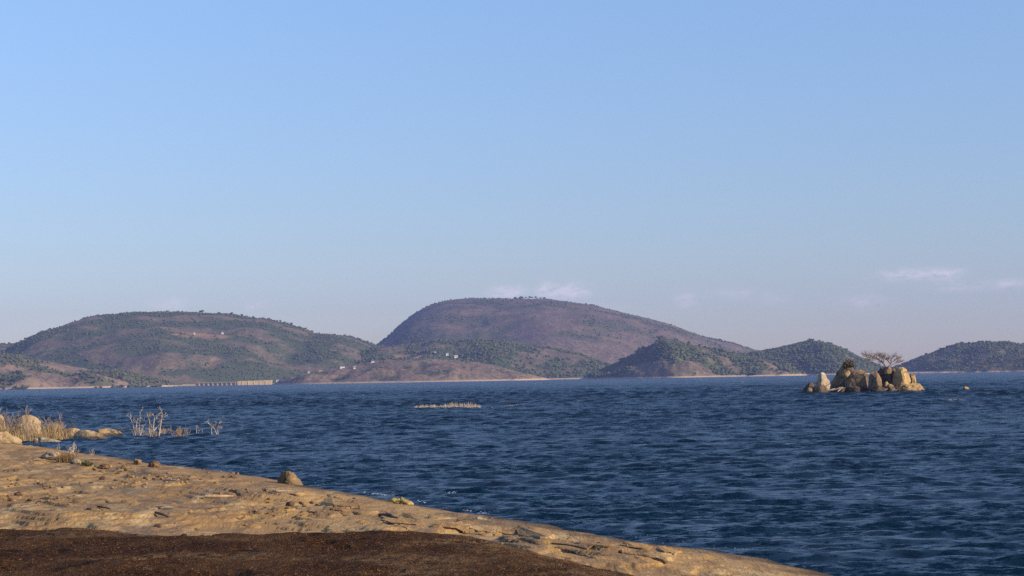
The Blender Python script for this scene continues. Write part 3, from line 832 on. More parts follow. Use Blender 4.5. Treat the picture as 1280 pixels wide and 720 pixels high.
def house(px, py, Y, wpx, hpx, label, wall='white_wall', roof='tin_roof', group=None):
    Y, z = slope_at(px, py + hpx * .3)             # stands on the slope
    p = at(px, py, Y); p.z = z + 1.5
    u = Y / F * 0.7
    L, H, D = wpx * u, hpx * u * .75, wpx * u * 0.7
    t = empty('house', p, R(8))
    tag(t, label, 'house', group)
    bm = bmesh.new(); box(bm, -L / 2, L / 2, -D / 2, D / 2, -4, H * .68)
    bm_obj('wall', bm, MT[wall], t)
    bm = bmesh.new()
    a = [bm.verts.new((x, y, z)) for x in (-L / 2 - .4, L / 2 + .4) for y, z in ((-D / 2 - .5, H * .66), (0, H), (D / 2 + .5, H * .66), (0, H * .70))]
    for q in ((0, 1, 5, 4), (1, 2, 6, 5), (2, 3, 7, 6), (3, 0, 4, 7), (0, 3, 2, 1), (4, 5, 6, 7)): bm.faces.new([a[i] for i in q])
    bm_obj('roof', bm, MT[roof], t)
    bm = bmesh.new(); box(bm, -.6, .6, -D / 2 - .05, -D / 2 + .1, 0, H * .5)
    bm_obj('door', bm, MT['dark_open'], t)
    for s in (-1, 1):
        bm = bmesh.new(); box(bm, s * L * .3 - .6, s * L * .3 + .6, -D / 2 - .05, -D / 2 + .1, H * .25, H * .5)
        bm_obj('window', bm, MT['dark_open'], t)
    return t
house(544, 442, 4290, 3, 4, 'narrow white house, uphill one of the white group under the dome')
house(548, 445, 4250, 5, 3, 'white house with a tan front in the group under the dome', 'tan_wall')
house(559, 444, 4260, 4.5, 3.5, 'square white house between its neighbours under the dome')
house(570, 446, 4250, 6, 5, 'largest white house, at the downhill end of the group under the dome')
house(466, 451, 4150, 5, 3, 'pale house among trees above the bare slope', 'white_wall')
house(463, 455, 4080, 3.5, 3.5, 'tan house below the pale house above the bare slope', 'tan_wall', 'thatch')
house(443, 459.5, 3970, 3.5, 3.5, 'bright white house alone on the crest of the bare slope')
house(428, 459, 4060, 8, 2.6, 'long low pale house with a row of dark openings')
house(401, 463.5, 4010, 7, 2.6, 'tan long hut at the wooded end of the bare slope', 'tan_wall', 'thatch')
house(386, 464.5, 3980, 3, 3, 'small white hut where the bare slope meets the trees')
house(243, 416.5, 4590, 2.5, 2.5, 'small white house in the orange clearing high on the broad hill')
house(278, 417.5, 4590, 3.5, 3.2, 'white house at the end of the orange clearing on the broad hill')
house(347, 476.5, 3900, 5, 3, 'low white house beside the dam wall', 'white_wall')

def build_dam():
    Y = 3850
    u = Y / F
    b0 = at(294, 482.5, Y); b0.z = 0
    t = empty('dam', b0)
    tag(t, 'tan concrete dam wall with a piered spillway across the far shore', 'dam')
    L1 = (340 - 297) * u; top = 5.7 * u
    bm = bmesh.new()
    pts = [(3 * u, -4), (45 * u, -4), (46.5 * u, top), (3 * u, top - 1.2)]
    fr = [bm.verts.new((x, -2.5, z)) for x, z in pts]; bk = [bm.verts.new((x, 3.5, z)) for x, z in pts]
    bm.faces.new(fr); bm.faces.new(bk[::-1])
    for i in range(4): bm.faces.new((fr[i], bk[i], bk[(i + 1) % 4], fr[(i + 1) % 4]))
    bmesh.ops.recalc_face_normals(bm, faces=bm.faces)
    bm_obj('wall', bm, MT['concrete'], t)
    bm = bmesh.new(); box(bm, -46 * u, 2.98 * u, 0.5, 3, -4, 3.0 * u)
    bm_obj('spillway_wall', bm, MT['concrete_grey'], t)
    bm = bmesh.new(); box(bm, -46.5 * u, 2.97 * u, -2.8, 3.4, 3.7 * u, 4.2 * u)
    bm_obj('deck', bm, MT['concrete_grey'], t)
    for k in range(9):
        x = (-45 + k * 5.7) * u
        bm = bmesh.new(); box(bm, x - 1.0, x + 1.0, -2.2, 0.45, -4, 3.68 * u)
        bm_obj('pier', bm, MT['concrete_grey'], t)
    for k in range(5):
        x = (9 + k * 7.3) * u
        bm = bmesh.new(); box(bm, x - .5, x + .5, -3.1, -2.48, -4, top * .82)
        bm_obj('buttress', bm, MT['concrete'], t)
    bm = bmesh.new(); box(bm, -66 * u, -46.6 * u, 0, 2.5, -4, 2.4 * u)
    bm_obj('wing_wall', bm, MT['concrete_grey'], t)
build_dam()

# ------------------------------------------------------------------ boulders
def boulder_mesh(name, seed, sx, sy, sz, ico_=None, facets=9, p=9, rough=0.07, taper=0.0, lean=0.0, flat=None, cut=None, freq=1.6):
    """a boulder of half sizes sx, sy, sz round the origin; cut: extra planes (normal, distance)"""
    rng = np.random.default_rng(seed)
    d, f = ico_ or ICO3
    nn = rng.normal(0, 1, (facets, 3)); nn /= np.linalg.norm(nn, axis=1)[:, None]
    cc = rng.uniform(.78, 1.0, facets)
    if cut:
        cn_ = np.array([Vector(c[0]).normalized()[:] for c in cut]); nn = np.concatenate([nn, cn_]); cc = np.concatenate([cc, [c[1] for c in cut]])
    q = np.maximum(d @ nn.T, 0) / cc
    r = ((q ** p).sum(1) + 1.0) ** (-1 / p)
    nz = np.array([mnoise.fractal(Vector((*(x * freq), )) + Vector((seed * 3.7, 0, 0)), 0.9, 2.1, 4) for x in d])
    r = r * (1 + rough * nz)
    v = d * r[:, None]
    v /= np.abs(v).max(0)
    zt = (v[:, 2] + 1) / 2
    v[:, 0] = v[:, 0] * (1 - taper * zt) + lean * zt
    v[:, 1] *= (1 - taper * 0.6 * zt)
    v *= (sx, sy, sz)
    return mesh_np(name, v, f)
def rock(name, label, cat, x0, x1, ytop, ybase, Y, mat, seed, depth=1.0, group=None, sink=0.35, zbase=None, loc_y=0.0, **k):
    """a boulder filling a pixel box at distance Y, its foot sunk below zbase"""
    u = Y / F
    cx = at((x0 + x1) / 2, (ytop + ybase) / 2, Y)
    W = (x1 - x0) * u / 2; top = at((x0 + x1) / 2, ytop, Y).z
    bot = (at((x0 + x1) / 2, ybase, Y).z if zbase is None else zbase)
    hgt = top - bot
    bot -= hgt * sink
    sz = (top - bot) / 2
    me = boulder_mesh(name, seed, W, W * depth, sz, **k)
    o = link(name, me, mat, None, (cx.x, Y + loc_y, (top + bot) / 2))
    return tag(o, label, cat, group)
def rock_outline(name, label, cat, outline, Y, mat, seed, depth=0.8, group=None, rough=0.05, facets=10, ico_=None, sink=0.5, boxy=0.75, freq=1.7, crisp=0.10, cuts=None):
    """a boulder whose front view follows an outline (pixels) at distance Y, with its own real depth; faceted and roughened"""
    rng = np.random.default_rng(seed)
    P = np.array([tuple(at(px, py, Y)) for px, py in outline])[:, [0, 2]]
    P[:, 1] -= np.where(P[:, 1] < P[:, 1].min() + 0.06 * np.ptp(P[:, 1]), sink, 0)
    c = (P.max(0) + P.min(0)) / 2
    d, f = ico_ or ICO4
    ang = np.arctan2(d[:, 2], d[:, 0]); rho = np.sqrt(d[:, 0] ** 2 + d[:, 2] ** 2)
    A = np.linspace(-np.pi, np.pi, 361)
    Rr = np.zeros(361)
    Q = np.roll(P, -1, 0)
    for k, a in enumerate(A):
        e = np.array([math.cos(a), math.sin(a)])
        best = 0
        for p0, p1 in zip(P - c, Q - c):
            den = e[0] * (p1 - p0)[1] - e[1] * (p1 - p0)[0]
            if abs(den) < 1e-9: continue
            t = (p0[0] * (p1 - p0)[1] - p0[1] * (p1 - p0)[0]) / den
            q = (p0[0] * e[1] - p0[1] * e[0]) / den
            if -1e-6 <= q <= 1 + 1e-6 and t > best: best = t
        Rr[k] = best
    ker = np.exp(-np.linspace(-1.6, 1.6, 9) ** 2); ker /= ker.sum()
    Rr = np.convolve(np.pad(Rr[:-1], 4, 'wrap'), ker, 'valid'); Rr = np.append(Rr, Rr[0])
    ro = np.interp(ang, A, Rr)
    dep = depth * np.ptp(P[:, 0]) / 2
    e = rho ** boxy
    y = np.sign(d[:, 1]) * np.abs(d[:, 1]) ** 0.85 * dep
    v = np.stack([np.cos(ang) * ro * e, y, np.sin(ang) * ro * e], -1)
    S = max(np.ptp(P[:, 0]), np.ptp(P[:, 1])) / 2
    # broken faces: push points beyond random planes back onto them
    for k in range(facets):
        n = rng.normal(0, 1, 3); n[1] = -abs(n[1]) - .3 if k % 3 else n[1]; n /= np.linalg.norm(n)
        h = v @ n; lim = np.quantile(h, rng.uniform(.80, .93))
        ov = np.clip(h - lim, 0, None)
        v -= (ov * (1 - crisp))[:, None] * n * (0.85 if abs(n[1]) > .5 else 0.45)
    for cn_, fr in (cuts or ()):
        n = np.array(Vector(cn_).normalized()); h = v @ n; lim = fr * h.max()
        v -= (np.clip(h - lim, 0, None) * 0.97)[:, None] * n
    nz = np.array([mnoise.fractal(Vector(tuple(x * freq)) + Vector((seed * 3.7, 0, 0)), 0.8, 2.1, 5) for x in v / S])
    rg = np.array([1 - abs(mnoise.noise(Vector(tuple(x * freq * 1.3)) + Vector((0, seed * 1.7, 5)))) * 6 for x in v / S])
    nz = nz - 0.9 * np.clip(rg, 0, 1)              # joints and clefts
    nr = v / (np.linalg.norm(v, axis=1)[:, None] + 1e-6)
    v += nr * (nz * rough * S)[:, None]
    for ax, q in ((0, 0), (2, 1)):                  # back to the traced width and height
        lo, hi = v[:, ax].min(), v[:, ax].max(); a, b = P[:, q].min() - c[q], P[:, q].max() - c[q]
        v[:, ax] = a + (v[:, ax] - lo) * (b - a) / (hi - lo)
    o = link(name, mesh_np(name, v, f), mat, None, (c[0], Y + dep * .15, c[1]))
    return tag(o, label, cat, group)
ICO5 = ico(5)
IY = ground(1080, 490.3).y
def isl(label, x0, x1, yt, yb, dy, mat, seed, **k):
    return rock('boulder', label, 'boulder', x0, x1, yt, yb, IY + dy, MT[mat], seed, **k)
big = dict(ico_=ICO4)
def I6(pts): return [(990 + x / 7.11, 430 + y / 7.11) for x, y in pts]
def ir(label, pts, dy, mat, seed, **k):
    return rock_outline('boulder', label, 'boulder', I6(pts), IY + dy, MT[mat], seed, **k)
ir('pale pointed boulder with a white top at the end of the islet', [(215, 434), (218, 360), (224, 318), (234, 282), (246, 256), (275, 251), (296, 264), (310, 303), (335, 330), (344, 370), (340, 434)], -4, 'guano', 5, facets=6, cuts=[((.35, -1, .25), .45), ((-.8, -.6, .2), .6)])
ir('low dark boulder at the foot of the white-topped rock', [(182, 436), (195, 388), (220, 372), (290, 366), (312, 380), (322, 436)], -7, 'island_shaded', 12, cuts=[((-.4, -.8, .4), .6), ((.6, -.7, .4), .6)])
ir('small wedge-shaped boulder at the outer tip of the islet', [(78, 436), (110, 392), (150, 346), (185, 338), (206, 362), (196, 436)], 0, 'island_shaded', 21, cuts=[((.7, -.7, .2), .5), ((-.6, -.5, .6), .6)])
ir('small bright boulder leaning on the wedge-shaped one', [(134, 436), (150, 386), (172, 374), (192, 384), (186, 436)], -3.4, 'island_gold', 22)
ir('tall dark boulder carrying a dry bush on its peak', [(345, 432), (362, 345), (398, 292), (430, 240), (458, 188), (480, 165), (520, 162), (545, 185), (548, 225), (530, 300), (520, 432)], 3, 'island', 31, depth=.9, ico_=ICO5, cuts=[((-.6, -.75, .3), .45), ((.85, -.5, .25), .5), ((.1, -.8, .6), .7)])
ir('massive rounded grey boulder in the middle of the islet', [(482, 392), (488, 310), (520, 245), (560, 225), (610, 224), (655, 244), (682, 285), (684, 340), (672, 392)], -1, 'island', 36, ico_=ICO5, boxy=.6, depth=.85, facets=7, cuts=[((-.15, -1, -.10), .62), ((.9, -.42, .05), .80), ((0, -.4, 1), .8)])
ir('broad dark base boulder under the massive rounded one', [(465, 436), (485, 388), (560, 372), (660, 370), (688, 382), (694, 436)], -2.0, 'island_shaded', 38, depth=.5, boxy=.6)
ir('dark low boulder where the tall one meets the water', [(342, 436), (360, 398), (420, 376), (480, 386), (495, 436)], -1.2, 'island_shaded', 39)
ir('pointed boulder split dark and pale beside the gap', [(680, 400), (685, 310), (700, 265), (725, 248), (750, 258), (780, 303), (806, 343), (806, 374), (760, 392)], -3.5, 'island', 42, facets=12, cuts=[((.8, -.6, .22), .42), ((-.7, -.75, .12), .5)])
ir('shadowed dark boulder under the bare tree', [(752, 400), (760, 255), (790, 215), (830, 203), (880, 214), (920, 204), (962, 214), (966, 400)], 3, 'island_shaded', 47, facets=16, rough=.10, ico_=ICO5, cuts=[((-.5, -.9, -.2), .5), ((.4, -.9, .1), .55), ((0, -.5, .9), .7)])
ir('golden sunlit boulder with an orange peak', [(902, 385), (920, 310), (938, 235), (950, 208), (1000, 203), (1026, 228), (1046, 270), (1062, 320), (1056, 385)], 0.5, 'island_gold', 53, facets=14, rough=.06, ico_=ICO5, cuts=[((.72, -.65, .30), .42), ((-.75, -.65, .12), .48), ((.3, -.3, .9), .75)])
ir('small upright boulder behind the golden one', [(1046, 370), (1048, 275), (1075, 264), (1096, 284), (1106, 370)], 3, 'island_gold', 57)
ir('long low slab boulder at the lit end of the islet', [(922, 436), (940, 400), (1000, 366), (1060, 345), (1150, 343), (1176, 354), (1176, 385), (1152, 410), (1150, 436)], -1.5, 'island_gold', 61, depth=.5, facets=12, ico_=ICO5, boxy=.55, cuts=[((.1, -.75, .7), .6), ((.8, -.4, .5), .7)])
ir('little round stone off the lit tip of the islet', [(1142, 434), (1150, 405), (1175, 397), (1196, 410), (1196, 434)], -3, 'island_gold', 63)
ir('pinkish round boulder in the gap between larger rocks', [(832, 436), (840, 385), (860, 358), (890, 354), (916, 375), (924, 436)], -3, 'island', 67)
ir('small stone wedged above the pinkish boulder', [(818, 375), (828, 335), (850, 333), (862, 355), (850, 385)], -1.6, 'island_gold', 68)
ir('dark stone under the split pointed boulder', [(698, 436), (702, 392), (780, 370), (830, 380), (842, 436)], -5.0, 'island_shaded', 71, rough=.09)
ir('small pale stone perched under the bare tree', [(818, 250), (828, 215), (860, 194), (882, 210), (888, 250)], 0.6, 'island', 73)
ir('pale flake caught on the flank of the tall boulder', [(448, 280), (480, 250), (522, 243), (516, 270), (475, 297)], -0.8, 'island_gold', 75)
g = ground(1207, 487.4)
rock('boulder', 'lone low rock awash beyond the islet', 'boulder', 1202.5, 1211.5, 482.8, 487.4, g.y, MT['island_gold'], 81, depth=.8, taper=.2)

# ------------------------------------------------------------------ bare trees, shrubs, reeds
def grow(rng, p, d, length, rad, level, lines, spread=0.6, up=0.15, kids=3, seg=4, shrink=.66, flat=1.0):
    pts, rr = [tuple(p)], [rad]
    d = Vector(d).normalized()
    q = Vector(p)
    for i in range(seg):
        d = (d + Vector((rng.gauss(0, .2), rng.gauss(0, .2), rng.gauss(0, .14) + up * .3))).normalized()
        q = q + d * (length / seg)
        pts.append(tuple(q)); rr.append(rad * (1 - .5 * (i + 1) / seg))
    lines.append((pts, rr))
    if level <= 0: return
    for k in range(kids):
        i = rng.randint(max(1, seg - 3), seg)
        dd = Vector((d.x + rng.gauss(0, spread), d.y + rng.gauss(0, spread), (d.z + rng.gauss(0, spread * .6)) * flat + up))
        grow(rng, pts[i], dd, length * shrink * rng.uniform(.75, 1.2), rr[i] * .68, level - 1, lines, spread, up, kids, seg, shrink, flat)

def island_tree():
    rng = random.Random(5)
    base = at(1109.5, 462, IY + 2)
    u = IY / F
    t = empty('bare_tree', base)
    t.scale = (.84, .84, .84)
    tag(t, 'leafless flat-topped thorn tree growing out of the islet rocks', 'tree')
    def P(px, py, dy=0): return at(px, py, IY + 2) - base + Vector((0, dy, 0))
    trunk = [([P(1110, 465), P(1108, 459, .1), P(1104, 454, .2), P(1100, 450, 0)], [.34, .28, .21, .15]),
             ([P(1109, 461), P(1112, 456, -.2), P(1115, 452, -.4)], [.24, .18, .12]),
             ([P(1110, 461), P(1116, 456, .5), P(1120, 453, .8)], [.18, .13, .08])]
    link('trunk', tubes('tree_trunk', trunk, 7), MT['thorn'], t)
    limbs = [[(1104, 454, .2), (1098, 449, -.3), (1092, 446, -.8), (1084, 444.5, -1.2), (1075, 443, -1.5)], [(1100, 450, 0), (1094, 444.5, .6), (1088, 442, 1.2), (1079, 441, 1.6)],
             [(1102, 451, .1), (1099, 445, -.8), (1095, 441.5, -1.6)], [(1104, 454, .2), (1104, 447, .9), (1102, 442, 1.8)], [(1092, 446, -.8), (1086, 447, -1.8), (1080, 448, -2.4)],
             [(1115, 452, -.4), (1114, 447, -.9), (1116, 443.5, -1.2)], [(1115, 452, -.4), (1120, 448, .2), (1124, 445.5, .8)], [(1114, 454, -.3), (1110, 449, .6), (1108, 445, 1.2)], [(1119, 454, .7), (1124, 452, 1.1), (1129, 451.5, 1.2)]]
    for lm in limbs:
        pts = [P(*q) for q in lm]; n = len(pts)
        lines = [(pts, [.13 - .07 * i / (n - 1) for i in range(n)])]
        for i in range(1, n):
            for k in range(4 if i < n - 1 else 6):
                dd = (pts[i] - pts[i - 1]).normalized() + Vector((rng.gauss(0, .8), rng.gauss(0, .9), rng.gauss(.25, .35)))
                grow(rng, pts[i] - (pts[i] - pts[i - 1]) * rng.random() * .8, dd, 1.25, .05, 2, lines, .6, .08, 3, 3, .72, .6)
        link('branch', tubes('tree_branch', [(p_, [max(x, .021) for x in r_]) for p_, r_ in lines], 4), MT['thorn'], t)
island_tree()

def shrub(label, px, ybase, ytop, wpx, seed, mat='twig', stems=16, Y=None, z=None, name='bare_shrub', cat='shrub', level=2, rad=.022, group=None, kids=3, leaf=None, base=None):
    rng = random.Random(seed)
    p = base or (ground(px, ybase) if Y is None else at(px, ybase, Y))
    if z is not None: p.z = z
    u = p.y / F
    H, Wd = (ybase - ytop) * u, wpx * u
    t = empty(name, p)
    tag(t, label, cat, group)
    for k in range(stems):
        lines = []
        b = Vector((rng.gauss(0, Wd * .13), rng.gauss(0, Wd * .13), -.15))
        dd = Vector((rng.gauss(0, .55) * Wd / max(H, .1) * .55, rng.gauss(0, .35), 1))
        grow(rng, b, dd, H * rng.uniform(.42, .62), rad * rng.uniform(.8, 1.3), level, lines, .42, .12, kids, 4, .62)
        link('stem', tubes('shrub_stem', [(p_, [max(x, rad * .46) for x in r_]) for p_, r_ in lines], 4), MT[mat], t)
    return t
# dry bush on the tall island boulder
def leafy(name, label, cat, p, rx, rz, n, leaf, mat, seed, stem_mat='twig_dark'):
    rng = np.random.default_rng(seed)
    t = empty(name, p)
    tag(t, label, cat)
    d = rng.normal(0, 1, (n, 3)); d /= np.linalg.norm(d, axis=1)[:, None]
    d[:, 2] = np.abs(d[:, 2]) 
    c = d * (rx, rx, rz) * rng.uniform(.35, 1.1, (n, 1))
    a, b = rng.normal(0, 1, (n, 3)), rng.normal(0, 1, (n, 3))
    a *= leaf / np.linalg.norm(a, axis=1)[:, None]; b *= leaf / np.linalg.norm(b, axis=1)[:, None]
    V = np.stack([c - a, c + b, c + a, c - b], 1).reshape(-1, 3)
    link('foliage', mesh_np('bush_foliage', V, np.arange(len(V)).reshape(-1, 4), False), MT[mat], t)
    rr = random.Random(seed)
    lines = [([(0, 0, -.2), (rr.gauss(0, rx * .3), rr.gauss(0, rx * .3), rz * .4), (rr.gauss(0, rx * .6), rr.gauss(0, rx * .6), rz * .8)], [leaf * .35, leaf * .25, leaf * .12]) for k in range(9)]
    link('stems', tubes('bush_stems', lines, 4), MT[stem_mat], t)
    return t
leafy('dry_bush', 'rusty olive bush capping the tall islet boulder', 'bush', at(1061, 459, IY + 1.2), 1.45, 1.7, 420, .22, 'olive', 3)
leafy('dry_bush', 'thin brown scrub against the lit slab boulder of the islet', 'bush', at(1122, 488, IY - 5), 1.0, 1.1, 90, .12, 'grass', 4)
# driftwood round the islet
def log(label, pa, pb, rad, mat='dead', group=None, name='driftwood', lift=0.0):
    a, b = Vector(pa), Vector(pb)
    o = empty(name, a)
    m = (b - a)
    rng = random.Random(int(abs(a.x * 31 + a.y * 7)) + 3)
    mid = m * .5 + Vector((rng.gauss(0, .05), rng.gauss(0, .05), abs(rng.gauss(0, .03)))) * m.length
    me = tubes('driftwood', [([(0, 0, 0), tuple(mid * .5), tuple(mid), tuple(m * .8), tuple(m)], [rad * .8, rad, rad * .9, rad * .7, rad * .3]),
                             ([tuple(mid), tuple(mid + Vector((rng.gauss(0, .14), rng.gauss(0, .1), .05)) * m.length)], [rad * .5, rad * .2])], 6)
    bpy.data.objects.remove(o)
    return tag(link(name, me, MT[mat], None, a), label, 'driftwood', group)
for k, (a, b, lab) in enumerate([((1040, 488), (1052, 484), 'pale branch lying slanted at the foot of the tall islet boulder'), ((1047, 489.5), (1054, 483.5), 'steep pale stick between the tall boulder and the water'),
                                 ((1037, 488), (1044, 485.5), 'short pale stick beside the white-topped rock'), ((1098, 489), (1110, 486), 'pale stick under the split pointed boulder'), ((1112, 490), (1124, 486.5), 'thin pale stick before the pinkish boulder')]):
    log(lab, at(*a, IY - 4.6), at(*b, IY - 4), .14)

# dead stems standing in the cove
def dead_tree(label, paths, Yb, rad=.045, mat='dead', twigs=4, seed=1):
    base = Vector(Yb)
    t = empty('dead_tree', (base.x, base.y, 0))
    tag(t, label, 'dead tree')
    rng = random.Random(seed)
    for path in paths:
        pts = [at(px, py, base.y + rng.uniform(-.15, .15)) - Vector((base.x, base.y, 0)) for px, py in path]
        pts[0].z = min(pts[0].z, -.15)
        n = len(pts)
        lines = [(pts, [rad * (1 - .62 * i / (n - 1)) for i in range(n)])]
        for k in range(twigs):
            i = rng.randint(1, n - 1)
            grow(rng, pts[i], (rng.gauss(0, .8), rng.gauss(0, .6), rng.uniform(.2, 1)), rng.uniform(.22, .5), rad * .42, 2, lines, .5, .1, 2, 3)
        link('stem', tubes('dead_stem', [(p_, [max(x, .015) for x in r_]) for p_, r_ in lines], 5), MT[mat], t)
dead_tree('pale dead stem beside the cove boulders, forked to both sides', [[(169, 545), (168, 538), (166, 530), (163, 523), (161, 521)], [(168.5, 545), (170, 536), (171, 527), (173, 521), (176, 519), (174.5, 515)]], ground(169, 545), seed=2)
dead_tree('short pale dead stem bent sideways between two taller ones', [[(175.5, 545), (174.5, 538), (174, 530)], [(175, 540), (179, 533), (184, 527), (184, 521)]], ground(175, 545), .042, seed=3)
dead_tree('largest pale dead tree in the cove, arching stems', [[(188.5, 546.5), (187, 540), (186.5, 533), (190, 526), (196, 523.5)], [(188, 543), (193, 538), (198, 532), (201, 527.5), (207, 529)], [(186.5, 533), (187, 526), (185, 520)], [(190, 546), (195, 544), (201, 541)], [(190, 527), (193, 521), (197, 520), (204, 519)], [(198, 525), (202, 523), (203, 518)]], ground(188, 546.5), .055, seed=4)
dead_tree('thin lone dead sprig standing in open cove water', [[(246, 543), (245.5, 537), (245, 536)], [(246, 542.5), (248, 541), (249.5, 542)]], ground(246, 543), .04, twigs=2, seed=5)
dead_tree('forked dead sprig farthest out in the cove', [[(272.5, 544), (272, 537), (273, 531)], [(272, 541), (268, 536), (263, 531)], [(265, 541), (264, 536), (266, 533)]], ground(272, 543.5), .045, twigs=4, seed=6)
shrub('low tangle of fine pale twigs round the foot of the largest dead tree', 190, 546, 529, 26, 35, 'dead', 14, level=2, rad=.014, name='dry_brush', cat='brush')
shrub('fine pale twig tangle round the forked dead stem', 171, 545, 530, 16, 36, 'dead', 8, level=2, rad=.013, name='dry_brush', cat='brush')
shrub('rusty brush clump between the pale dead trees and the reddish clump', 206, 543.5, 529, 16, 31, 'twig_tan', 9, level=2, rad=.018, name='dry_brush', cat='brush')
shrub('dense reddish tan brush clump standing in the cove water', 222, 546.5, 530, 17, 32, 'twig_tan', 16, level=2, rad=.022, name='dry_brush', cat='brush')
shrub('sparse tan brush at the outer side of the dense clump', 234, 543, 531, 12, 33, 'twig_tan', 6, level=2, rad=.016, name='dry_brush', cat='brush')
shrub('faint grey brush standing off the last cove boulder', 153, 541, 530, 12, 34, 'twig_dark', 6, level=2, rad=.014, name='dry_brush', cat='brush')

# reed beds
def reeds(label, x0, x1, yb, yt, n, seed):
    rng = np.random.default_rng(seed)
    a, b = ground(x0, yb), ground(x1, yb)
    u = a.y / F
    t_ = rng.random(n)
    x = a.x + (b.x - a.x) * t_; y = a.y + (b.y - a.y) * t_ + rng.normal(0, 1.6, n)
    h = (yb - yt) * u * rng.uniform(.35, 1.0, n) * (0.55 + 0.45 * np.clip(np.sin(t_ * 3.1), 0, 1)) * (0.75 + 0.35 * pn(t_ * 9, t_ * 0, seed))
    h = np.clip(h, .12, None)
    lx, ly = rng.normal(0, .22, n) * h, rng.normal(0, .2, n) * h
    wv = rng.uniform(.025, .055, n)
    V = np.stack([np.stack([x - wv, y, -.1 + 0 * x], -1), np.stack([x + wv, y, -.1 + 0 * x], -1), np.stack([x + lx, y + ly, h], -1)], 1)
    V2 = np.stack([np.stack([x, y - wv, -.1 + 0 * x], -1), np.stack([x, y + wv, -.1 + 0 * x], -1), np.stack([x + lx, y + ly, h], -1)], 1)
    V = np.concatenate([V, V2]).reshape(-1, 3)
    tag(link('reeds', mesh_np('reeds', V, np.arange(len(V)).reshape(-1, 3), False), MT['reed']), label, 'reeds', kind='stuff')
reeds('dry tan reeds standing in open water, taller bed', 551, 601, 509.5, 499.0, 300, 1)
reeds('low dry reeds beside the taller reed bed', 519, 553, 509.5, 502.5, 190, 2)
reeds('thin faint reeds standing apart past the reed beds', 628, 655, 508, 503.5, 60, 3)
reeds('brown weed patch awash near the lone rock', 1183, 1206, 501, 497, 150, 4)

# ------------------------------------------------------------------ rocky point beyond the cove
def pt(label, x0, x1, yt, yb, seed, dy=0, mat='shore_rock', **k):
    Y = ground((x0 + x1) / 2, yb).y + dy
    return rock('boulder', label, 'boulder', x0, x1, yt, yb, Y, MT[mat], seed, **k)
def pr(label, pts, Yb, dy, mat, seed, **k):
    return rock_outline('boulder', label, 'boulder', [(x / 8, 490 + y / 8) for x, y in pts], ground(60, 490 + Yb / 8).y + dy, MT[mat], seed, **k)
pr('upper rounded boulder of the rocky point, resting on the big dome', [(160, 440), (175, 320), (205, 255), (250, 228), (300, 226), (352, 250), (404, 295), (405, 440)], 470, 11, 'shore_rock', 103, facets=6, boxy=.7)
pr('big domed boulder of the rocky point, half hidden by brush', [(80, 478), (120, 380), (180, 322), (260, 300), (330, 310), (392, 350), (432, 410), (445, 478)], 475, 6, 'shore_rock', 101, ico_=ICO5, facets=6, boxy=.65)
pr('boulder at the thick end of the rocky point behind shrubs', [(-170, 475), (-120, 262), (-40, 214), (20, 230), (45, 300), (50, 475)], 475, 10, 'shore_rock', 105)
pr('grey-brown boulder hidden in the brush before the cove rocks', [(460, 475), (480, 380), (520, 318), (562, 330), (602, 370), (616, 475)], 475, 6, 'shore_rock', 107)
pr('split boulder with a bright vertical face by the cove', [(575, 480), (590, 400), (640, 366), (720, 359), (792, 377), (806, 400), (770, 480)], 476, 2, 'shore_rock', 109, facets=12)
pr('low domed boulder at the water edge of the cove', [(728, 482), (750, 412), (800, 386), (870, 377), (940, 394), (1020, 430), (1088, 466), (1088, 482)], 481, 0, 'shore_rock', 111, facets=4, ico_=ICO5, depth=.7, rough=.025)
pr('outermost smooth boulder of the rocky point', [(935, 455), (970, 371), (1060, 361), (1130, 375), (1190, 404), (1215, 425), (1290, 444), (1290, 455)], 452, 0, 'shore_rock', 113, facets=4, ico_=ICO5, depth=.6, rough=.025)
pr('flat dark ledge rock awash at the mouth of the cove', [(310, 508), (345, 466), (450, 450), (560, 466), (625, 492), (620, 508)], 506, 0, 'stone_grey', 115, depth=.4)
pr('small block at the end of the flat ledge rock', [(328, 508), (335, 470), (352, 460), (378, 464), (384, 508)], 508, -1, 'shore_rock', 117)
pr('angular ledge rock with a dark undercut at the slab edge', [(-160, 562), (-150, 400), (0, 393), (60, 413), (130, 458), (190, 494), (212, 545), (205, 562)], 552, 2, 'shore_rock', 119, facets=14, rough=.08, ico_=ICO5, depth=.5)
pt('small pale stone beside the undercut ledge rock', 33, 42, 556, 560, 121, -1, 'stone_grey', depth=.8)
for k, (px, yb, yt, wd, st, mat, lab) in enumerate([
        (4, 549, 513, 34, 11, 'twig', 'grey bare shrub at the thick end of the rocky point'),
        (23, 551, 507, 24, 4, 'twig_dark', 'tall dark-stemmed bare shrub before the big dome'),
        (33, 551, 504, 20, 4, 'twig', 'tallest wispy bare shrub rising above the upper boulder'),
        (14, 551, 530, 36, 3, 'twig_tan', 'tan brush low against the big domed boulder'),
        (48, 550, 524, 24, 3, 'twig_tan', 'tan bare shrub over the lit side of the big dome'),
        (62, 549, 515, 26, 13, 'twig', 'broad grey bare shrub between big dome and split boulder'),
        (72, 549, 520, 20, 12, 'twig_tan', 'leaning tan bare shrub beside the split boulder'),
        (85, 541, 519, 8, 3, 'twig_dark', 'thin upright twig rising behind the split boulder')]):
    p = ground(px, yb); p.z = max(tz(p.x, p.y), 0)
    shrub(lab, px, yb, yt, wd * 1.25, 50 + k, mat, int(st * 1.5), base=p, rad=.026)
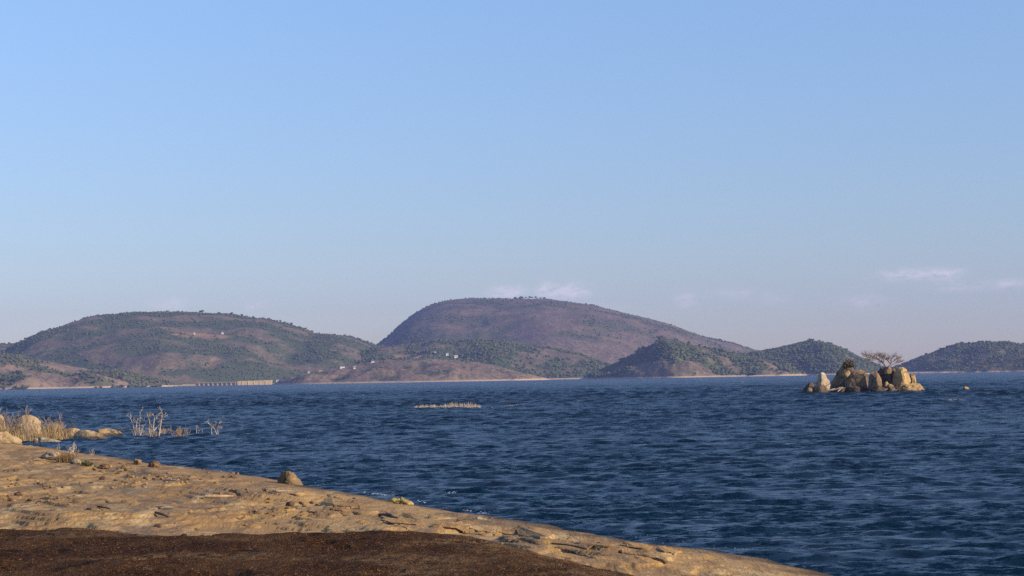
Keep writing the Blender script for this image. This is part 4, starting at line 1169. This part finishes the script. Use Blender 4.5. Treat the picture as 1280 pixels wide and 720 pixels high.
# shrubs and grass at the slab edge before the cove
for k, (px, yb, yt, wd, st, mat, lab) in enumerate([
        (91, 567, 546, 30, 11, 'dead', 'spiky pale twig bush at the slab edge before the cove'),
        (115, 568, 553, 12, 4, 'twig', 'thin grey twigs just past the spiky twig bush'),
        (72, 563, 548, 8, 3, 'twig', 'two slanting grey twigs before the spiky twig bush')]):
    shrub(lab, px, yb, yt, wd, 70 + k, mat, st, base=hit(px, yb + 1), rad=.024, level=1)
def tuft(label, px, py, h, wd, n, mat, seed, name='grass_tuft'):
    rng = np.random.default_rng(seed)
    p = hit(px, py)
    V = []
    for k in range(n):
        a = rng.uniform(0, 6.28); b = np.array([rng.normal(0, wd * .3), rng.normal(0, wd * .3), -.03])
        hh = h * rng.uniform(.5, 1.05); le = hh * rng.uniform(.1, .6)
        s = np.array([-math.sin(a), math.cos(a), 0]) * .012
        V += [b - s, b + s, b + (math.cos(a) * le, math.sin(a) * le, hh)]
    return tag(link(name, mesh_np('grass_blades', np.array(V), np.arange(len(V)).reshape(-1, 3), False), MT[mat], None, p), label, 'grass')
tuft('brown dry grass clump behind the grey flat stone', 83, 578, .62, .8, 520, 'grass', 1)
tuft('smaller brown grass clump beside the grey flat stone', 75, 577, .40, .5, 240, 'grass', 5)
leafy('green_plant', 'small green leafy plant beside the brown grass clump', 'plant', hit(109, 583), .36, .34, 130, .055, 'green', 7)

def tall_grass(label, px, yb, h, wd, n, seed):
    rng = np.random.default_rng(seed)
    p = ground(px, yb); p.z = max(tz(p.x, p.y), 0)
    V = []
    for k in range(n):
        a = rng.uniform(0, 6.28); b = np.array([rng.normal(0, wd * .35), rng.normal(0, wd * .35), -.1])
        hh = h * rng.uniform(.4, 1.05); le = hh * rng.uniform(.1, .5)
        q = np.array([-math.sin(a), math.cos(a), 0]) * .022
        V += [b - q, b + q, b + (math.cos(a) * le, math.sin(a) * le, hh)]
    tag(link('dry_grass', mesh_np('grass_blades', np.array(V), np.arange(len(V)).reshape(-1, 3), False), MT['straw'], None, p), label, 'grass')
tall_grass('golden dry grass at the thick end of the rocky point', 3, 551, 1.9, 2.6, 420, 11)
tall_grass('golden dry grass at the foot of the big domed boulder', 27, 552, 1.1, 2.2, 260, 12)
tall_grass('golden dry grass between the big dome and the split boulder', 61, 550, 1.7, 1.7, 300, 13)
tall_grass('short golden grass before the split boulder', 76, 550, .8, 1.2, 130, 14)

# ------------------------------------------------------------------ stones on the slab
rs = random.Random(21)
stone_me = {}
for kind in ('stone', 'stone_dark', 'stone_grey'):
    stone_me[kind] = []
    for k in range(6):
        me = boulder_mesh('loose_' + kind, 300 + k, 1, rs.uniform(.6, .95), rs.uniform(.42, .75), ico_=ICO1 if k else ICO2, facets=8, p=12, rough=.12, taper=.2)
        me.materials.append(MT[kind])
        me.polygons.foreach_set('use_smooth', np.zeros(len(me.polygons), bool))
        stone_me[kind].append(me)
rock_me = {}
for kind in ('stone', 'stone_dark', 'stone_grey'):
    rock_me[kind] = []
    for k in range(4):
        me = boulder_mesh('rough_' + kind, 340 + k, 1, rs.uniform(.6, .95), rs.uniform(.5, .75), ico_=ICO4, facets=14, p=16, rough=.24, taper=.25, freq=2.4)
        me.materials.append(MT[kind]); rock_me[kind].append(me)
def stone(px, py, wpx, label, group=None, kind='stone', hfac=1.0, name='loose_stone'):
    p = hit(px, py)
    s = wpx / 2 * p.y / F * 1.35
    o = link(name, rs.choice((rock_me if name == 'rock' else stone_me)[kind]), None, None, p + Vector((0, 0, s * .25 * hfac)))
    o.scale = (s, s * rs.uniform(.8, 1.2), s * hfac)
    o.rotation_euler = (rs.gauss(0, .2), rs.gauss(0, .2), rs.uniform(0, 6.28))
    return tag(o, label, 'stone', group)
def scatter(n, x0, x1, y0, y1, label, group, sizes=(2, 5), kinds=('stone', 'stone', 'stone_dark')):
    for k in range(n):
        t = rs.random()
        px = x0 + (x1 - x0) * t; py = (y0 + y1) / 2 + rs.gauss(0, .33) * (y1 - y0)
        stone(px, py, rs.uniform(*sizes) * (1.4 if rs.random() < .12 else 1), label, group, rs.choice(kinds), rs.uniform(.6, 1.1))
scatter(34, 8, 102, 599, 609, 'small orange-brown stone in the upper string of rubble on the slab', 'upper rubble string', (2, 5.5))
scatter(36, 5, 96, 616, 631, 'small brown stone in the lower string of rubble on the slab', 'lower rubble string', (2, 5.5))
scatter(24, 118, 162, 582, 592, 'dark stone in the rubble below the green plant', 'rubble below the green plant', (2.5, 6), ('stone', 'stone_dark', 'stone_dark'))
scatter(34, 140, 240, 597, 608, 'brown stone in the rubble band across the middle of the slab', 'middle rubble band', (2, 5.5))
scatter(30, 185, 300, 588, 600, 'brown stone scattered near the crest of the slab', 'stones near the slab crest', (2, 5))
scatter(22, 255, 330, 600, 632, 'brown stone scattered round the pale plank of driftwood', 'stones round the driftwood', (2, 4.5))
scatter(26, 305, 345, 625, 662, 'flat dark stone in the rubble at the edge of the lichen mat', 'rubble by the lichen mat', (2, 4.5), ('stone', 'stone_dark'))
scatter(34, 332, 448, 628, 647, 'dark brown stone in the debris patch behind the lichen mat', 'dark debris patch', (2.5, 6), ('stone_dark', 'stone', 'stone_dark'))
scatter(14, 408, 448, 620, 630, 'dark flat stone in the small heap near the shoreline', 'small dark heap', (3, 6), ('stone_dark',))
scatter(14, 470, 520, 643, 658, 'brown flake of stone along the long crack', 'flakes along the crack', (2.5, 5))
scatter(22, 190, 345, 645, 665, 'tiny brown stone strewn before the lichen mat', 'stones before the mat', (1.8, 3.6))
scatter(18, 560, 760, 650, 692, 'small brown stone strewn along the lower slab', 'stones on the lower slab', (1.8, 3.6))
stone(172, 580, 15, 'brown domed rock at the slab crest, beside its darker twin', None, 'stone', .9, 'rock')
stone(193, 584, 16, 'dark-faced rock at the slab crest, beside its paler twin', None, 'stone_dark', 1.0, 'rock')
stone(64, 574.5, 22, 'grey flat stone before the brown grass clump', None, 'stone_grey', .7, 'rock')
stone(94, 580, 17, 'low grey stone between brown grass and green plant', None, 'stone_grey', .6, 'rock')
stone(129, 586, 15, 'dark lumpy rock just past the green plant', None, 'stone_dark', .7, 'rock')
stone(363, 633, 11, 'round dark brown stone standing alone in the debris patch', None, 'stone_dark', 1.1, 'rock')
stone(197, 660, 10, 'dark stone lying close to the lichen mat', None, 'stone_dark', .6, 'rock')
stone(230, 670, 9, 'dark flake at the dip of the lichen mat', None, 'stone_dark', .5, 'rock')
stone(22, 619.5, 9, 'darkest chunk at the head of the lower rubble string', None, 'stone_dark', 1.0, 'rock')
stone(128, 600, 8, 'small dark upright stone above the middle rubble band', None, 'stone_dark', 1.1, 'rock')
stone(776, 691, 7, 'round dark pebble on the lowest part of the slab', None, 'stone_dark', .9, 'rock')
stone(597, 649, 12, 'pale block at the shoreline near the breaking foam', None, 'stone_grey', .5, 'rock')
p = hit(362, 605)
rock_outline('crest_rock', 'rough pyramid rock sitting on the crest of the slab', 'rock', [(346, 606), (348, 599), (351, 592), (357, 590), (361, 588.5), (366, 591), (370, 597), (374, 601), (379, 605), (378, 606)], p.y, MT['rough_rock'], 205, depth=.8, rough=.06, cuts=[((.75, -.6, .45), .4), ((-.7, -.65, .3), .45), ((.1, -.9, .5), .6)], facets=14, sink=.12, boxy=.7, freq=2.4)
p = hit(500, 630)
rock_outline('crusted_rock', 'lumpy rock crusted with yellow lichen at the waterline', 'rock', [(483, 627), (488, 623), (493, 621), (497, 624), (502, 622), (507, 625), (513, 625), (517, 631), (505, 632), (495, 630)], p.y, MT['crust'], 207, depth=.6, rough=.22, freq=3.4, sink=.15, facets=8)
log('long pale plank of driftwood lying on the slab', hit(256, 624) + Vector((0, 0, .06)), hit(292, 623.5) + Vector((0, 0, .10)), .07, 'twig_tan')
log('short pale stick of driftwood near the slab crest', hit(204, 602) + Vector((0, 0, .05)), hit(226, 603) + Vector((0, 0, .07)), .06)
log('dark weathered branch by the long crack', hit(474, 645) + Vector((0, 0, .04)), hit(497, 650) + Vector((0, 0, .06)), .06, 'twig_dark')
log('thin grey stick along the flake edge', hit(345, 615) + Vector((0, 0, .03)), hit(372, 615.5) + Vector((0, 0, .05)), .03, 'twig')
log('dark thin stick lying in the middle of the slab', hit(122, 635) + Vector((0, 0, .04)), hit(138, 637.5) + Vector((0, 0, .04)), .04, 'twig_dark')
log('dark curved stick nearest the lichen mat', hit(194, 644) + Vector((0, 0, .04)), hit(211, 649) + Vector((0, 0, .04)), .045, 'twig_dark')
for k, (px, py, lab) in enumerate([(380, 641, 'low dark brush clump in the debris patch'), (425, 643, 'low dark brush clump beside the pale scar'), (350, 640, 'thin dark brush at the end of the debris patch')]):
    shrub(lab, px, py, py - 8, 24, 90 + k, 'twig_dark', 12, base=hit(px, py + 1), rad=.012, level=1, name='dry_brush', cat='brush')

# thin flakes of granite peeling off the slab
def flake(label, outline, thick, seed):
    rng = np.random.default_rng(seed)
    P0 = [hit(px, py) for px, py in outline]
    c = sum(P0, Vector()) / len(P0)
    Q = []
    for a, b in zip(P0, P0[1:] + P0[:1]):
        for t in np.linspace(0, 1, 5)[:-1]:
            q = a.lerp(b, t); Q.append((q.x - c.x + rng.normal(0, .05), q.y - c.y + rng.normal(0, .16)))
    n = len(Q)
    zb = [tz(q[0] + c.x, q[1] + c.y) - c.z for q in Q]
    thick *= .24
    V = [(q[0] * .95, q[1] * .95 + .05, z - .05) for q, z in zip(Q, zb)] + [(q[0] * .99, q[1] * .99, z + thick * rng.uniform(.8, 1.1)) for q, z in zip(Q, zb)] + [(q[0] * .9, q[1] * .9, z + thick * rng.uniform(1.0, 1.25)) for q, z in zip(Q, zb)]
    bm = bmesh.new()
    vs = [bm.verts.new(v) for v in V]
    for r_ in (0, n):
        for i in range(n): bm.faces.new((vs[r_ + i], vs[r_ + (i + 1) % n], vs[r_ + n + (i + 1) % n], vs[r_ + n + i]))
    bm.faces.new(vs[2 * n:])
    bmesh.ops.recalc_face_normals(bm, faces=bm.faces)
    o = bm_obj('rock_flake', bm, MT['slab']); o.location = c
    return tag(o, label, 'rock')
for k, (lab, th, pl) in enumerate([
        ('granite flake with a dark edge above the lichen mat, cut by the long crack', .16, [(474, 646), (492, 644), (520, 650), (530, 655), (515, 657.5), (490, 655)]),
        ('broad thin granite sheet lifting along the middle shoreline', .15, [(545, 656), (575, 653), (620, 658), (640, 666), (618, 668), (580, 663.5)]),
        ('blocky granite flake with a notched corner on the lower slab', .10, [(645, 663), (652, 657), (690, 664), (700, 672), (676, 674.5)]),
        ('long narrow granite flake just above the lower edge of the slab', .16, [(690, 677), (712, 673), (752, 680), (762, 688), (735, 687)]),
        ('small granite flake close to the water, beside the round pebble', .15, [(774, 682), (786, 678), (816, 684), (812, 688), (790, 686)]),
        ('outermost granite flake near the lower shoreline', .14, [(818, 686), (830, 683), (852, 690), (846, 693.5), (828, 692)]),
        ('dark-edged granite flake behind the debris patch', .14, [(395, 629), (412, 623), (450, 630), (448, 637), (424, 634)])]):
    flake(lab, pl, th, 500 + k)

# ------------------------------------------------------------------ foam
def build_foam():
    rng = np.random.default_rng(5)
    V, Fc, o = [], [], 0
    def fleck(x, y, w, d, z):
        nonlocal o
        n = 9
        a = np.arange(n) / n * 6.283
        r = rng.uniform(.55, 1.1, n)
        V.append(np.stack([x + np.cos(a) * r * w, y + np.sin(a) * r * d, np.full(n, z)], -1))
        V.append(np.array([[x, y, z + w * .22]]))
        for i in range(n): Fc.append((o + i, o + (i + 1) % n, o + n))
        o += n + 1
    for k in range(60):                            # whitecaps far out
        px = rng.uniform(0, 1280); py = 486 - .0172 * px + abs(rng.normal(0, 1)) * 22
        g = ground(px, py); s = g.y / F
        fleck(g.x, g.y, s * rng.uniform(.4, 1.3), s * .8, .12 + .1 * min(g.y / 500, 1))
    for px, py, wd in [(466, 621, 5), (470, 620.6, 4), (475, 621.5, 6), (480, 622, 5), (526, 630.5, 6), (530, 632, 5), (523, 629.5, 3), (583, 642, 5), (588, 643, 4), (602, 645, 6), (606, 645.5, 4), (560, 619.5, 6), (566, 619.5, 4), (455, 619, 2)]:
        for k in range(7):
            g = ground(px + rng.normal(0, wd * .4), py - .8 + rng.normal(0, .5)); s = g.y / F
            fleck(g.x, g.y, s * rng.uniform(.4, 1.5), s * 1.5, .10)
    for k in range(150):                           # thin broken line of foam where the lake laps the granite
        i = rng.integers(10, 22); q = SH[i] + (SH[i + 1] - SH[i]) * rng.random()
        if pn(q[0] / 2.2, q[1] / 3.1, 5) < 0.05: continue
        s = q[1] / F
        fleck(q[0] + rng.uniform(0.3, 1.2), q[1] + rng.uniform(0, .8), s * rng.uniform(.3, 1.1), s * 1.2, .09)
    for k in range(90):                            # splash against the crusted rock
        g = at(491 + rng.normal(0, 4), 621 - abs(rng.normal(0, 4)), ground(492, 624).y + rng.uniform(-.5, 1.5)); s = g.y / F
        fleck(g.x, g.y, s * rng.uniform(.15, .6), s * .4, max(g.z, .1))
    for px, py in [(712, 501.5), (1062, 532.5), (1077, 535), (1225, 532.5), (1252, 531), (928, 478), (1083, 625), (1123, 625)]:
        g = ground(px, py); s = g.y / F
        for k in range(3): fleck(g.x + rng.normal(0, s * 2), g.y, s * rng.uniform(.5, 1.4), s, .2)
    v = np.concatenate(V); 
    tag(link('foam', mesh_np('foam', v, np.array(Fc)), MT['foam']), 'white foam flecks and whitecaps on the lake water', kind='stuff')
build_foam()

# ------------------------------------------------------------------ haze
def build_haze():
    bm = bmesh.new()
    box(bm, -4200, 4200, -320, 8700, -75, 345)
    m = bpy.data.materials.new('haze')
    m.use_nodes = True
    t = m.node_tree
    t.nodes.clear()
    o = t.nodes.new('ShaderNodeOutputMaterial')
    v = t.nodes.new('ShaderNodeVolumePrincipled')
    v.inputs['Color'].default_value = (0.38, 0.48, 1.0, 1)
    v.inputs['Density'].default_value = 0.000056
    v.inputs['Anisotropy'].default_value = 0.0
    t.links.new(v.outputs[0], o.inputs['Volume'])
    h = bm_obj('haze', bm, m)
    tag(h, 'thin pale blue haze hanging over the lake and hills', kind='stuff')
build_haze()
